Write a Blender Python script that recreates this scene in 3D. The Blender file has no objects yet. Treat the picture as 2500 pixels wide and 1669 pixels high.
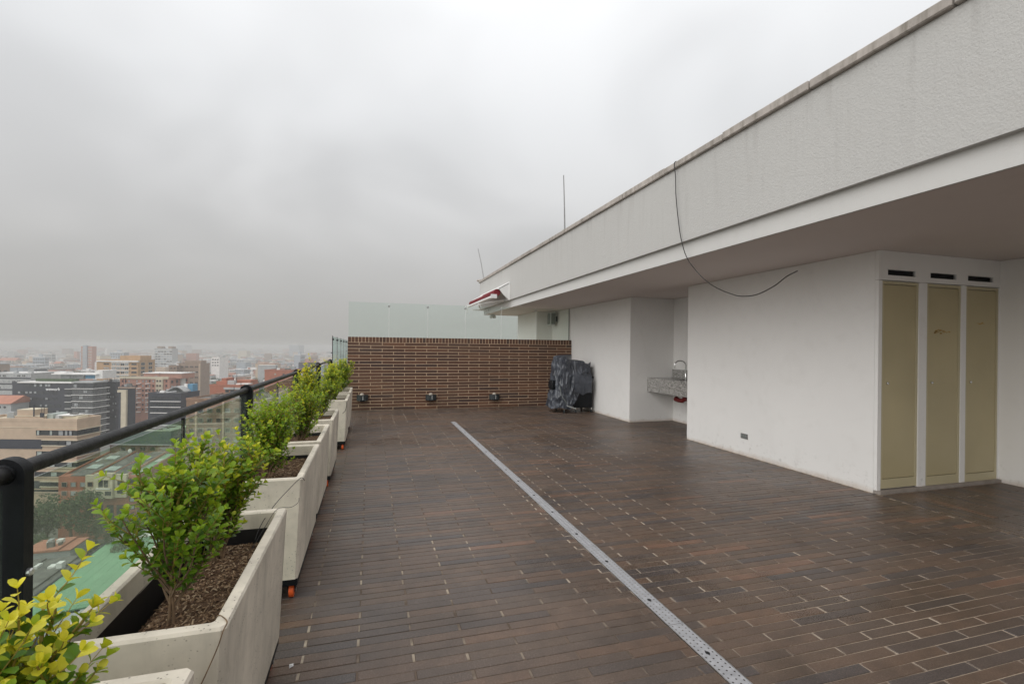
import bpy, math, random
from mathutils import Vector, Matrix, Quaternion, noise as mnoise

# ------------------------------------------------------------------ camera
YAW = math.radians(16.47); ROLL = math.radians(0.6); FPX = 1170.0; CXP = 1250.0; HYP = 849.6; CAMH = 1.45
fwd = Vector((math.sin(YAW), math.cos(YAW), 0)); rgt = Vector((math.cos(YAW), -math.sin(YAW), 0)); upv = Vector((0, 0, 1))
r2 = rgt * math.cos(ROLL) + upv * math.sin(ROLL); u2 = upv * math.cos(ROLL) - rgt * math.sin(ROLL)
scene = bpy.context.scene
COL = scene.collection
cd = bpy.data.cameras.new('camera'); cam = bpy.data.objects.new('camera', cd); COL.objects.link(cam)
cd.sensor_width = 36; cd.sensor_fit = 'HORIZONTAL'; cd.lens = 36 * FPX / 2500
cd.shift_y = (HYP - 834.5) / 2500; cd.clip_start = 0.05; cd.clip_end = 20000
M = Matrix((r2, u2, -fwd)).transposed().to_4x4(); M.translation = (0, 0, CAMH); cam.matrix_world = M
scene.camera = cam

# ------------------------------------------------------------------ world, sun, exposure
SUN_EL = math.radians(34); SUN_AZ = math.radians(-118)      # azimuth measured from +Y towards +X
SUN_STRENGTH = 1.5
w = bpy.data.worlds.new('World'); scene.world = w; w.use_nodes = True
nt = w.node_tree; nt.nodes.clear()
def WN(t, **k):
    n = nt.nodes.new(t)
    for a, b in k.items(): setattr(n, a, b)
    return n
def wl(a, b): nt.links.new(a, b)
out = WN('ShaderNodeOutputWorld'); bg = WN('ShaderNodeBackground'); bg.inputs[1].default_value = 0.1
sky = WN('ShaderNodeTexSky', sky_type='NISHITA', sun_disc=False); sky.sun_elevation = SUN_EL; sky.sun_rotation = SUN_AZ
sky.air_density = 1.0; sky.dust_density = 3.0
tc = WN('ShaderNodeTexCoord'); sp = WN('ShaderNodeSeparateXYZ'); wl(tc.outputs['Generated'], sp.inputs[0])
ramp = WN('ShaderNodeValToRGB'); wl(sp.outputs[2], ramp.inputs[0])
cr = ramp.color_ramp
stops = [(0.0, (.345, .338, .322)), (.06, (.365, .357, .345)), (.16, (.435, .430, .422)), (.28, (.545, .545, .545)), (.42, (.635, .642, .65)), (.65, (.83, .838, .85)), (1.0, (1.0, 1.0, 1.0))]
while len(cr.elements) < len(stops): cr.elements.new(.5)
for e, (p, c) in zip(cr.elements, stops): e.position = p; e.color = (*c, 1)
# soft cloud deck: noise on the direction flattened like a high layer
zadd = WN('ShaderNodeMath', operation='ADD'); wl(sp.outputs[2], zadd.inputs[0]); zadd.inputs[1].default_value = .42
dv = WN('ShaderNodeVectorMath', operation='DIVIDE'); cmb = WN('ShaderNodeCombineXYZ')
for i in range(3): wl(zadd.outputs[0], cmb.inputs[i])
wl(tc.outputs['Generated'], dv.inputs[0]); wl(cmb.outputs[0], dv.inputs[1])
nz = WN('ShaderNodeTexNoise'); nz.inputs['Scale'].default_value = 1.7; nz.inputs['Detail'].default_value = 2.6; nz.inputs['Roughness'].default_value = .5; nz.inputs['Distortion'].default_value = .5
mp = WN('ShaderNodeMapping'); mp.inputs['Location'].default_value = (1.35, 5.2, .9)
wl(dv.outputs[0], mp.inputs[0]); wl(mp.outputs[0], nz.inputs['Vector'])
mr = WN('ShaderNodeMapRange', interpolation_type='SMOOTHSTEP'); wl(nz.outputs[0], mr.inputs[0])
mr.inputs[1].default_value = .32; mr.inputs[2].default_value = .68; mr.inputs[3].default_value = .90; mr.inputs[4].default_value = 1.08
# clouds lose contrast in the murk near the horizon
fade = WN('ShaderNodeMapRange'); wl(sp.outputs[2], fade.inputs[0]); fade.inputs[1].default_value = .02; fade.inputs[2].default_value = .3
mixc = WN('ShaderNodeMix', data_type='FLOAT'); wl(fade.outputs[0], mixc.inputs[0]); mixc.inputs[2].default_value = 1.0; wl(mr.outputs[0], mixc.inputs[3])
mul = WN('ShaderNodeVectorMath', operation='SCALE'); wl(ramp.outputs[0], mul.inputs[0])
tenx = WN('ShaderNodeMath', operation='MULTIPLY'); wl(mixc.outputs[0], tenx.inputs[0]); tenx.inputs[1].default_value = 10.0
wl(tenx.outputs[0], mul.inputs[3])
mx = WN('ShaderNodeMix', data_type='RGBA'); mx.inputs[0].default_value = .96
wl(sky.outputs[0], mx.inputs[6]); wl(mul.outputs[0], mx.inputs[7]); wl(mx.outputs[2], bg.inputs[0]); wl(bg.outputs[0], out.inputs[0])
sd = bpy.data.lights.new('sun', 'SUN'); sun = bpy.data.objects.new('sun', sd); COL.objects.link(sun)
sd.energy = SUN_STRENGTH; sd.angle = math.radians(70); sd.color = (1.0, .975, .94)
sdir = Vector((math.sin(SUN_AZ) * math.cos(SUN_EL), math.cos(SUN_AZ) * math.cos(SUN_EL), math.sin(SUN_EL)))
sun.rotation_euler = sdir.to_track_quat('Z', 'Y').to_euler()
vs = scene.view_settings; vs.view_transform = 'Standard'; vs.look = 'None'; vs.exposure = 0.35; vs.gamma = 1.0
scene.render.engine = 'CYCLES'
cy = scene.cycles
cy.use_denoising = True
try: cy.denoiser = 'OPENIMAGEDENOISE'
except Exception: pass
cy.max_bounces = 8; cy.diffuse_bounces = 4; cy.glossy_bounces = 3; cy.transmission_bounces = 6; cy.transparent_max_bounces = 16; cy.volume_bounces = 1
cy.use_adaptive_sampling = True; cy.sample_clamp_indirect = 6.0

# ------------------------------------------------------------------ pixel helpers for laying the place out once
CAM = Vector((0, 0, CAMH))
def ray(u, v): return fwd + r2 * ((u - CXP) / FPX) - u2 * ((v - HYP) / FPX)
def city(a, b, z): p = rgt * a + fwd * b; return Vector((p.x, p.y, z))
def at_b(u, v, b):
    p = CAM + ray(u, v) * b
    return (p.dot(rgt), p.z)
def project(p):
    q = Vector(p) - CAM; z = q.dot(fwd)
    if z <= .05: return None
    return (CXP + FPX * q.dot(r2) / z, HYP - FPX * q.dot(u2) / z)

# ------------------------------------------------------------------ materials
def newmat(name):
    m = bpy.data.materials.new(name); m.use_nodes = True
    m.node_tree.nodes.clear(); return m
class NG:
    def __init__(s, name):
        s.m = newmat(name); s.t = s.m.node_tree
        s.out = s.n('ShaderNodeOutputMaterial')
    def n(s, t, **k):
        x = s.t.nodes.new(t)
        for a, b in k.items(): setattr(x, a, b)
        return x
    def l(s, a, b): s.t.links.new(a, b)
    def pos(s, scale=(1, 1, 1)):
        g = s.n('ShaderNodeNewGeometry'); mp = s.n('ShaderNodeMapping'); mp.inputs['Scale'].default_value = scale
        s.l(g.outputs['Position'], mp.inputs[0]); return mp.outputs[0]
    def noise(s, vec, scale, detail=3, rough=.5, dist=0):
        x = s.n('ShaderNodeTexNoise'); x.inputs['Scale'].default_value = scale; x.inputs['Detail'].default_value = detail
        x.inputs['Roughness'].default_value = rough; x.inputs['Distortion'].default_value = dist; s.l(vec, x.inputs['Vector']); return x.outputs[0]
    def rng(s, v, a, b, c, d, smooth=False):
        x = s.n('ShaderNodeMapRange'); 
        if smooth: x.interpolation_type = 'SMOOTHSTEP'
        s.l(v, x.inputs[0])
        for i, q in enumerate((a, b, c, d)): x.inputs[i + 1].default_value = q
        return x.outputs[0]
    def math(s, op, a, b):
        x = s.n('ShaderNodeMath', operation=op)
        for i, q in enumerate((a, b)):
            if isinstance(q, (int, float)): x.inputs[i].default_value = q
            else: s.l(q, x.inputs[i])
        return x.outputs[0]
    def mix(s, f, a, b, blend='MIX'):
        x = s.n('ShaderNodeMix', data_type='RGBA', blend_type=blend)
        for i, q in ((0, f), (6, a), (7, b)):
            if isinstance(q, (int, float)): x.inputs[i].default_value = q
            elif isinstance(q, tuple): x.inputs[i].default_value = (*q[:3], 1)
            else: s.l(q, x.inputs[i])
        return x.outputs[2]
    def ramp(s, v, stops, const=False):
        x = s.n('ShaderNodeValToRGB'); s.l(v, x.inputs[0]); c = x.color_ramp
        if const: c.interpolation = 'CONSTANT'
        while len(c.elements) < len(stops): c.elements.new(.5)
        for e, (p, q) in zip(c.elements, stops): e.position = p; e.color = (*q, 1)
        return x.outputs[0]
    def bsdf(s, col, rough=.6, metal=0, spec=.5, bump=None, bstr=.3, bdist=.01, trans=None):
        b = s.n('ShaderNodeBsdfPrincipled')
        for k, q in (('Base Color', col), ('Roughness', rough), ('Metallic', metal), ('Specular IOR Level', spec)):
            if isinstance(q, (int, float)): b.inputs[k].default_value = q
            elif isinstance(q, tuple): b.inputs[k].default_value = (*q[:3], 1)
            else: s.l(q, b.inputs[k])
        if bump is not None:
            bn = s.n('ShaderNodeBump'); bn.inputs['Strength'].default_value = bstr; bn.inputs['Distance'].default_value = bdist
            s.l(bump, bn.inputs['Height']); s.l(bn.outputs[0], b.inputs['Normal'])
        s.l(b.outputs[0], s.out.inputs[0]); s.b = b
        return s.m
def simple(name, col, rough=.6, metal=0, var=.12, scale=3.0, bump=0, bscale=60, spec=.5, bdist=.004):
    g = NG(name); p = g.pos(); n = g.noise(p, scale, 4, .55)
    dark = tuple(c * (1 - var) for c in col); lite = tuple(min(1, c * (1 + var)) for c in col)
    c = g.mix(g.rng(n, .3, .7, 0, 1), dark, lite)
    r = g.rng(g.noise(p, scale * 2.3, 3), .3, .7, max(.02, rough - .07), min(1, rough + .07))
    bp = g.noise(p, bscale, 3) if bump else None
    return g.bsdf(c, r, metal, spec, bp, bump, bdist)

def mat_floorbrick():
    g = NG('floor brick'); p = g.pos()
    a = g.n('ShaderNodeAttribute', attribute_name='tone'); o = g.n('ShaderNodeObjectInfo')
    tone = g.math('FRACT', g.math('ADD', a.outputs['Fac'], o.outputs['Random']), 0)
    c = g.ramp(tone, [(0, (.092, .063, .047)), (.16, (.106, .069, .049)), (.30, (.078, .058, .049)), (.44, (.115, .073, .050)), (.58, (.094, .065, .048)), (.70, (.068, .055, .052)), (.80, (.102, .067, .046)), (.91, (.132, .078, .050)), (.975, (.165, .088, .055))], True)
    grain = g.noise(p, 130, 4, .75); blot = g.noise(p, 9, 4, .6); big = g.noise(p, .9, 4, .55)
    c = g.mix(g.rng(grain, .50, .68, 0, .65), c, (.22, .175, .145)); c = g.mix(g.rng(grain, .32, .46, .55, 0), c, (.03, .022, .018))
    c = g.mix(g.rng(blot, .42, .72, 0, .45), c, (.055, .042, .034), 'MIX')
    damp = g.noise(p, 1.1, 5, .6, .6); dm = g.rng(damp, .50, .60, 0, .5); c = g.mix(dm, c, g.mix(.5, c, (.012, .008, .006)))
    # a few rusty damp patches
    rust = g.noise(p, 2.3, 3, .5); c = g.mix(g.rng(rust, .66, .74, 0, .45), c, (.05, .026, .015))
    wet = g.noise(p, .55, 4, .6); r = g.math('SUBTRACT', g.rng(wet, .36, .62, .28, .50), g.math('MULTIPLY', dm, .16))
    r = g.math('ADD', r, g.rng(grain, .3, .7, -.06, .10))
    h = g.math('ADD', g.math('MULTIPLY', grain, .6), g.math('MULTIPLY', blot, .6))
    return g.bsdf(c, r, 0, .5, h, .35, .004)
def mat_mortar(name, light, dark, cut=.5, side=False):
    g = NG(name); p = g.pos(); n = g.noise(p, 40, 4, .6); big = g.noise(p, .8, 4, .6, .4); mid = g.noise(p, 5, 4, .6)
    sep = g.n('ShaderNodeSeparateXYZ'); g.l(p, sep.inputs[0])
    m = g.math('ADD', big, g.math('MULTIPLY', g.math('SUBTRACT', mid, .5), .9))
    if side: m = g.math('ADD', m, g.rng(sep.outputs[0], .8, 2.8, -.20, .20))
    c = g.mix(g.rng(m, cut - .14, cut + .12, 0, 1), dark, light)
    c = g.mix(g.rng(n, .3, .7, 0, .4), c, (.10, .08, .06))
    return g.bsdf(c, .85, 0, .3, n, .4, .004)
def mat_wallbrick():
    g = NG('wall brick'); p = g.pos(); o = g.n('ShaderNodeObjectInfo')
    c = g.ramp(o.outputs['Random'], [(0, (.110, .050, .031)), (.15, (.090, .043, .028)), (.32, (.126, .058, .034)), (.5, (.080, .041, .030)), (.62, (.106, .051, .032)), (.78, (.140, .064, .037)), (.9, (.066, .038, .031)), (.96, (.165, .076, .043))], True)
    n = g.noise(p, 30, 4, .6); st = g.noise(g.pos((8, 8, 90)), 1.0, 3)
    c = g.mix(g.rng(n, .4, .75, 0, .5), c, (.045, .032, .027)); c = g.mix(g.rng(st, .45, .75, 0, .25), c, (.16, .10, .07))
    return g.bsdf(c, .62, 0, .4, g.noise(p, 160, 3), .25, .004)
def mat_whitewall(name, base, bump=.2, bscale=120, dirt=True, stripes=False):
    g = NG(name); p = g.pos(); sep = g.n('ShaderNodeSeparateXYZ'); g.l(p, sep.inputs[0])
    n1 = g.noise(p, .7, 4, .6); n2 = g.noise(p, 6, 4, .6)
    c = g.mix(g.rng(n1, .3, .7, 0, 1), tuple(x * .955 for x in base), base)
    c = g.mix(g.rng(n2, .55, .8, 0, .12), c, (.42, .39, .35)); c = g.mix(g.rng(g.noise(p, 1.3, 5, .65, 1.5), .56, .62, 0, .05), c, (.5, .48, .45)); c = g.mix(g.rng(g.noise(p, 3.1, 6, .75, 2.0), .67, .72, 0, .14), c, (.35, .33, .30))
    if dirt:
        edge = g.math('ADD', sep.outputs[2], g.math('MULTIPLY', n2, .10))
        f = g.rng(edge, .055, .11, .75, 0)
        c = g.mix(f, c, (.56, .49, .42))
        spl = g.noise(p, 16, 4, .65); zf = g.rng(sep.outputs[2], .06, .36, 1, 0)
        c = g.mix(g.math('MULTIPLY', g.rng(spl, .58, .70, 0, .38), zf), c, (.33, .31, .28))
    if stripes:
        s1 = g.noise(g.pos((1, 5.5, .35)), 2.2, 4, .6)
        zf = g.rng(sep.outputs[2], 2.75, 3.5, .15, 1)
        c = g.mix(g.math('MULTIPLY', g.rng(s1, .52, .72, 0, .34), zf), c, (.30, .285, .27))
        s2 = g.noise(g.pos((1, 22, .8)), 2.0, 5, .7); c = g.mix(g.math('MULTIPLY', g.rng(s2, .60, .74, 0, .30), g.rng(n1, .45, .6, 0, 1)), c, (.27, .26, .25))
    h = g.math('ADD', g.noise(p, bscale, 4, .65), g.math('MULTIPLY', g.noise(p, bscale * .25, 3), .5))
    return g.bsdf(c, .85, 0, .25, h, bump, .006)
def mat_concrete(name, base, pits=True, streak=.25, bscale=45):
    g = NG(name); p = g.pos(); o = g.n('ShaderNodeObjectInfo')
    n1 = g.noise(p, 2.2, 5, .6); n2 = g.noise(p, 14, 4, .6); st = g.noise(g.pos((14, 14, 1.3)), 1, 4, .6)
    c = g.mix(g.rng(n1, .3, .7, 0, 1), tuple(x * .70 for x in base), tuple(x * 1.10 for x in base))
    c = g.mix(g.rng(n2, .45, .75, 0, .45), c, tuple(x * .68 for x in base))
    c = g.mix(g.rng(st, .48, .72, 0, streak), c, (.16, .145, .115))
    h = n2
    if pits:
        v = g.n('ShaderNodeTexVoronoi'); v.inputs['Scale'].default_value = 70; g.l(p, v.inputs['Vector'])
        f = g.math('MULTIPLY', g.rng(v.outputs[0], .10, .20, 1, 0), g.rng(g.noise(p, 7, 3), .44, .58, 0, 1))
        c = g.mix(g.math('MULTIPLY', f, .75), c, (.075, .065, .05)); h = g.math('SUBTRACT', n2, f)
    c = g.mix(g.rng(g.noise(p, 5, 4, .7, 1), .64, .78, 0, .35), c, (.18, .165, .11))
    return g.bsdf(c, .85, 0, .3, h, .3, .004)
def mat_leaf(name, cols, trans=.45):
    g = NG(name); a = g.n('ShaderNodeAttribute', attribute_name='tone'); o = g.n('ShaderNodeObjectInfo'); p = g.pos()
    t = a.outputs['Fac']
    c = g.ramp(t, cols); c = g.mix(g.rng(g.noise(p, 90, 2), .3, .7, 0, .25), c, g.mix(.5, c, (.01, .02, .003)))
    b = g.n('ShaderNodeBsdfPrincipled'); g.l(c, b.inputs['Base Color']); b.inputs['Roughness'].default_value = .38; b.inputs['Specular IOR Level'].default_value = .45
    tr = g.n('ShaderNodeBsdfTranslucent'); tcol = g.mix(.35, c, (.45, .50, .03), 'MIX'); g.l(tcol, tr.inputs[0])
    ms = g.n('ShaderNodeMixShader'); ms.inputs[0].default_value = trans; g.l(b.outputs[0], ms.inputs[1]); g.l(tr.outputs[0], ms.inputs[2]); g.l(ms.outputs[0], g.out.inputs[0])
    return g.m
def mat_glass(name, tint, refl=.06, haze=.0):
    g = NG(name); tr = g.n('ShaderNodeBsdfTransparent'); tr.inputs[0].default_value = (*tint, 1)
    gl = g.n('ShaderNodeBsdfGlossy'); gl.inputs['Roughness'].default_value = .02; gl.inputs[0].default_value = (.85, .9, .88, 1)
    fr = g.n('ShaderNodeLayerWeight'); fr.inputs[0].default_value = .5
    f = g.math('ADD', g.math('MULTIPLY', g.math('POWER', fr.outputs['Facing'], 5), .85), .02)
    ms = g.n('ShaderNodeMixShader'); g.l(f, ms.inputs[0]); g.l(tr.outputs[0], ms.inputs[1]); g.l(gl.outputs[0], ms.inputs[2])
    if haze:   # grime film on the pane
        df = g.n('ShaderNodeBsdfDiffuse'); df.inputs[0].default_value = (.5, .53, .5, 1)
        n = g.rng(g.noise(g.pos(), 1.7, 4, .6), .3, .75, haze * .3, haze * 1.6)
        m2 = g.n('ShaderNodeMixShader'); g.l(n, m2.inputs[0]); g.l(ms.outputs[0], m2.inputs[1]); g.l(df.outputs[0], m2.inputs[2]); g.l(m2.outputs[0], g.out.inputs[0])
    else: g.l(ms.outputs[0], g.out.inputs[0])
    return g.m
def mat_granite():
    g = NG('speckled granite'); p = g.pos()
    v = g.n('ShaderNodeTexVoronoi'); v.inputs['Scale'].default_value = 95; g.l(p, v.inputs['Vector'])
    c = g.ramp(v.outputs['Color'], [(0, (.05, .05, .05)), (.3, (.16, .155, .15)), (.5, (.34, .33, .31)), (.75, (.5, .49, .47)), (1, (.62, .61, .58))])
    return g.bsdf(c, .25, 0, .5)
def mat_soil():
    g = NG('bark mulch soil'); p = g.pos(); a = g.n('ShaderNodeAttribute', attribute_name='tone')
    n = g.noise(p, 120, 4, .7); c = g.ramp(n, [(.25, (.022, .013, .008)), (.45, (.075, .043, .026)), (.6, (.15, .092, .055)), (.8, (.27, .19, .12))])
    return g.bsdf(c, .9, 0, .2, n, .8, .01)
def mat_chip():
    g = NG('bark chip'); a = g.n('ShaderNodeAttribute', attribute_name='tone')
    c = g.ramp(a.outputs['Fac'], [(0, (.035, .02, .012)), (.4, (.12, .07, .04)), (.75, (.23, .15, .09)), (1, (.36, .27, .18))])
    return g.bsdf(c, .9, 0, .2)

MT = {}
MT['fbrick'] = mat_floorbrick()
MT['fmortar'] = mat_mortar('floor bed mortar', (.40, .325, .25), (.145, .106, .082), .52, True)
MT['tick'] = mat_mortar('pale joint mortar', (.47, .395, .31), (.10, .073, .056), .53)
MT['wbrick'] = mat_wallbrick()
MT['wmortar'] = mat_mortar('wall mortar', (.64, .475, .32), (.53, .385, .26), .4)
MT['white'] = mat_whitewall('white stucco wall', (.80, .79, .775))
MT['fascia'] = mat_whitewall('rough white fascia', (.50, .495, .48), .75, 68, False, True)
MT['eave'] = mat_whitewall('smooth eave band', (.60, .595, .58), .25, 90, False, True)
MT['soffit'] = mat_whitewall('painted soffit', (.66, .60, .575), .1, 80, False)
MT['coping'] = mat_concrete('weathered coping stone', (.46, .42, .385), True, .7)
MT['kerb'] = mat_concrete('bare kerb concrete', (.33, .29, .26), True, .2)
MT['planter'] = mat_concrete('cast concrete', (.70, .635, .535))
MT['door'] = simple('olive cream enamel', (.46, .395, .235), .42, 0, .07, 1.6)
MT['doorframe'] = simple('olive cream frame enamel', (.49, .435, .28), .42, 0, .07, 2)
MT['blackmetal'] = simple('black painted steel', (.006, .007, .009), .5, 0, .3, 9, .15, 160, spec=.22)
MT['rail'] = simple('worn black handrail', (.014, .0135, .014), .5, 0, .6, 14, .35, 90, spec=.3)
MT['glass'] = mat_glass('clear green tinted glass', (.87, .93, .88), haze=.05)
MT['glass2'] = mat_glass('pale green screen glass', (.945, .98, .962), haze=.02)
MT['glass3'] = mat_glass('deep green edge glass', (.66, .85, .80), haze=.05)
MT['steel'] = simple('brushed stainless steel', (.55, .55, .55), .34, 1, .12, 40)
MT['drain'] = simple('galvanised drain plate', (.40, .40, .415), .55, .4, .14, 25)
MT['dark'] = simple('black void', (.006, .006, .006), .9, 0, .1)
MT['liner'] = simple('black plastic liner', (.010, .010, .011), .5, 0, .2)
MT['orange'] = simple('orange polyurethane wheel', (.72, .105, .018), .4, 0, .12, 30)
MT['soil'] = mat_soil(); MT['chip'] = mat_chip()
MT['bark'] = simple('pale brown twig bark', (.165, .105, .06), .8, 0, .35, 40)
MT['twig'] = simple('young olive twig', (.30, .225, .05), .6, 0, .3, 40)
G0 = [(0, (.016, .045, .008)), (.22, (.042, .125, .014)), (.45, (.125, .275, .020)), (.70, (.30, .47, .030)), (.87, (.62, .62, .035)), (1, (.95, .84, .07))]
MT['leaf'] = mat_leaf('glossy shrub leaf', G0)
MT['cover'] = None
MT['granite'] = mat_granite()
MT['chrome'] = simple('chrome', (.7, .7, .7), .12, 1, .05)
MT['red'] = simple('dull red plastic', (.17, .012, .012), .5)
MT['redfabric'] = simple('wine red awning fabric', (.16, .006, .012), .75, 0, .15, 5, .2, 200)
MT['whitemetal'] = simple('white powder coated metal', (.74, .74, .73), .4, 0, .06)
MT['greyplastic'] = simple('pale grey plastic', (.52, .54, .53), .5, 0, .06)
MT['greycloth'] = simple('grey grille cloth', (.20, .22, .21), .8)
MT['lampbody'] = simple('charcoal lamp housing', (.025, .030, .033), .5)
MT['lampglass'] = simple('frosted lamp glass', (.38, .33, .28), .25)
MT['cable'] = simple('black cable jacket', (.012, .010, .010), .5)
MT['hose'] = simple('ochre irrigation hose', (.28, .19, .06), .5)
MT['orangepaint'] = simple('worn orange stencil paint', (.42, .26, .07), .6, 0, .3, 50)
MT['socket'] = simple('grey metal socket plate', (.22, .22, .215), .35, .5)
MT['paper'] = simple('white litter', (.7, .7, .7), .7)
def mat_cover():
    g = NG('dark blue grey vinyl'); p = g.pos(); n = g.noise(p, 4, 4, .6)
    c = g.mix(g.rng(n, .3, .7, 0, 1), (.024, .028, .038), (.070, .080, .102))
    return g.bsdf(c, g.rng(n, .3, .7, .28, .45), 0, .6, g.noise(p, 9, 3, .5, .8), .45, .03)
MT['cover'] = mat_cover()

# ------------------------------------------------------------------ mesh building
class MB:
    def __init__(s): s.v = []; s.f = []; s.mi = []; s.tone = None; s.tones = []
    def add(s, vs, fs, m=0, tone=0.0):
        o = len(s.v); s.v.extend([tuple(q) for q in vs])
        for q in fs: s.f.append(tuple(i + o for i in q)); s.mi.append(m); s.tones.append(tone)
        return s
    def box(s, x0, x1, y0, y1, z0, z1, m=0, tone=0.0):
        if x1 < x0: x0, x1 = x1, x0
        if y1 < y0: y0, y1 = y1, y0
        if z1 < z0: z0, z1 = z1, z0
        return s.add([(x0, y0, z0), (x1, y0, z0), (x1, y1, z0), (x0, y1, z0), (x0, y0, z1), (x1, y0, z1), (x1, y1, z1), (x0, y1, z1)],
              [(3, 2, 1, 0), (4, 5, 6, 7), (0, 1, 5, 4), (1, 2, 6, 5), (2, 3, 7, 6), (3, 0, 4, 7)], m, tone)
    def cbox(s, x0, x1, y0, y1, z0, z1, c=.003, m=0, tone=0.0):      # chamfered box
        vs = []; idx = {}
        X = (x0, x1); Y = (y0, y1); Z = (z0, z1)
        for i in (0, 1):
            for j in (0, 1):
                for k in (0, 1):
                    sx = c if i == 0 else -c; sy = c if j == 0 else -c; sz = c if k == 0 else -c
                    for ax, q in enumerate(((X[i], Y[j] + sy, Z[k] + sz), (X[i] + sx, Y[j], Z[k] + sz), (X[i] + sx, Y[j] + sy, Z[k]))):
                        idx[(i, j, k, ax)] = len(vs); vs.append(q)
        I = lambda i, j, k, a: idx[(i, j, k, a)]
        fs = [(I(0,0,0,0), I(0,0,1,0), I(0,1,1,0), I(0,1,0,0)), (I(1,0,0,0), I(1,1,0,0), I(1,1,1,0), I(1,0,1,0)),
              (I(0,0,0,1), I(1,0,0,1), I(1,0,1,1), I(0,0,1,1)), (I(0,1,0,1), I(0,1,1,1), I(1,1,1,1), I(1,1,0,1)),
              (I(0,0,0,2), I(0,1,0,2), I(1,1,0,2), I(1,0,0,2)), (I(0,0,1,2), I(1,0,1,2), I(1,1,1,2), I(0,1,1,2))]
        for j in (0, 1):
            for k in (0, 1): q = (I(0,j,k,1), I(1,j,k,1), I(1,j,k,2), I(0,j,k,2)); fs.append(q if (j + k) % 2 else q[::-1])
        for i in (0, 1):
            for k in (0, 1): q = (I(i,0,k,0), I(i,1,k,0), I(i,1,k,2), I(i,0,k,2)); fs.append(q[::-1] if (i + k) % 2 else q)
        for i in (0, 1):
            for j in (0, 1): q = (I(i,j,0,0), I(i,j,1,0), I(i,j,1,1), I(i,j,0,1)); fs.append(q if (i + j) % 2 else q[::-1])
        for i in (0, 1):
            for j in (0, 1):
                for k in (0, 1): q = (I(i,j,k,0), I(i,j,k,1), I(i,j,k,2)); fs.append(q[::-1] if (i + j + k) % 2 == 0 else q)
        return s.add(vs, fs, m, tone)
    def tube(s, pts, r, n=8, m=0, cap=True, tone=0.0):
        pts = [Vector(p) for p in pts]; rr = r if isinstance(r, (list, tuple)) else [r] * len(pts)
        vs = []; prev = None
        for i, p in enumerate(pts):
            d = (pts[min(i + 1, len(pts) - 1)] - pts[max(i - 1, 0)])
            d = d.normalized() if d.length > 1e-9 else Vector((0, 0, 1))
            if prev is None:
                a = d.orthogonal().normalized()
            else:
                a = (prev - d * prev.dot(d)); a = a.normalized() if a.length > 1e-6 else d.orthogonal().normalized()
            prev = a; b = d.cross(a)
            for k in range(n):
                t = 2 * math.pi * k / n; vs.append(p + (a * math.cos(t) + b * math.sin(t)) * rr[i])
        fs = []
        for i in range(len(pts) - 1):
            for k in range(n):
                k2 = (k + 1) % n; fs.append((i * n + k, i * n + k2, (i + 1) * n + k2, (i + 1) * n + k))
        if cap: fs.append(tuple(range(n))[::-1]); fs.append(tuple((len(pts) - 1) * n + k for k in range(n)))
        return s.add(vs, fs, m, tone)
    def lathe(s, prof, c, axis='z', n=16, m=0):
        vs = []; fs = []
        for (r, h) in prof:
            for k in range(n):
                t = 2 * math.pi * k / n; x = r * math.cos(t); y = r * math.sin(t)
                q = {'z': (x, y, h), 'x': (h, x, y), 'y': (y, h, x)}[axis]
                vs.append((c[0] + q[0], c[1] + q[1], c[2] + q[2]))
        for i in range(len(prof) - 1):
            for k in range(n): k2 = (k + 1) % n; fs.append((i * n + k, i * n + k2, (i + 1) * n + k2, (i + 1) * n + k))
        fs.append(tuple(range(n))[::-1]); fs.append(tuple((len(prof) - 1) * n + k for k in range(n)))
        return s.add(vs, fs, m)
    def prism(s, poly, lo, hi, axis='x', m=0):       # polygon in the other two axes extruded along axis
        n = len(poly); vs = []
        for t in (lo, hi):
            for (p, q) in poly: vs.append({'x': (t, p, q), 'y': (p, t, q), 'z': (p, q, t)}[axis])
        fs = [tuple(range(n)), tuple(range(2 * n - 1, n - 1, -1))] + [(i + n, (i + 1) % n + n, (i + 1) % n, i) for i in range(n)]
        return s.add(vs, fs, m)
    def mesh(s, name, mats, org=(0, 0, 0), smooth=None, tone=False):
        me = bpy.data.meshes.new(name)
        ox, oy, oz = org
        me.from_pydata([(x - ox, y - oy, z - oz) for x, y, z in s.v], [], s.f)
        for m in mats: me.materials.append(MT[m] if isinstance(m, str) else m)
        if len(mats) > 1: me.polygons.foreach_set('material_index', s.mi)
        if tone:
            at = me.attributes.new('tone', 'FLOAT', 'FACE'); at.data.foreach_set('value', s.tones)
        if smooth is not None:
            me.polygons.foreach_set('use_smooth', [True] * len(me.polygons))
            try: me.set_sharp_from_angle(angle=math.radians(smooth))
            except Exception: pass
        me.update(); return me
    def build(s, name, mats, parent=None, smooth=None, tone=False, local=False):
        if isinstance(mats, str): mats = [mats]
        org = (0, 0, 0) if local else parent_loc(parent)
        return link(name, s.mesh(name, mats, org, smooth, tone), parent)
def parent_loc(p):
    v = Vector((0, 0, 0))
    while p is not None: v += Vector(p.location); p = p.parent
    return tuple(v)
def link(name, me, parent=None):
    o = bpy.data.objects.new(name, me); COL.objects.link(o)
    if parent is not None: o.parent = parent
    return o
def tag(o, label, cat, group=None, kind=None):
    if label: o['label'] = label
    if cat: o['category'] = cat
    if group: o['group'] = group
    if kind: o['kind'] = kind
    return o
def thing(name, label, cat, loc=(0, 0, 0), rotz=0, group=None):
    o = bpy.data.objects.new(name, None); COL.objects.link(o); o.location = loc; o.rotation_euler = (0, 0, rotz); o.empty_display_size = .2
    return tag(o, label, cat, group)
def struct(o): o['kind'] = 'structure'; return o
def stuff(o): o['kind'] = 'stuff'; return o

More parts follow.
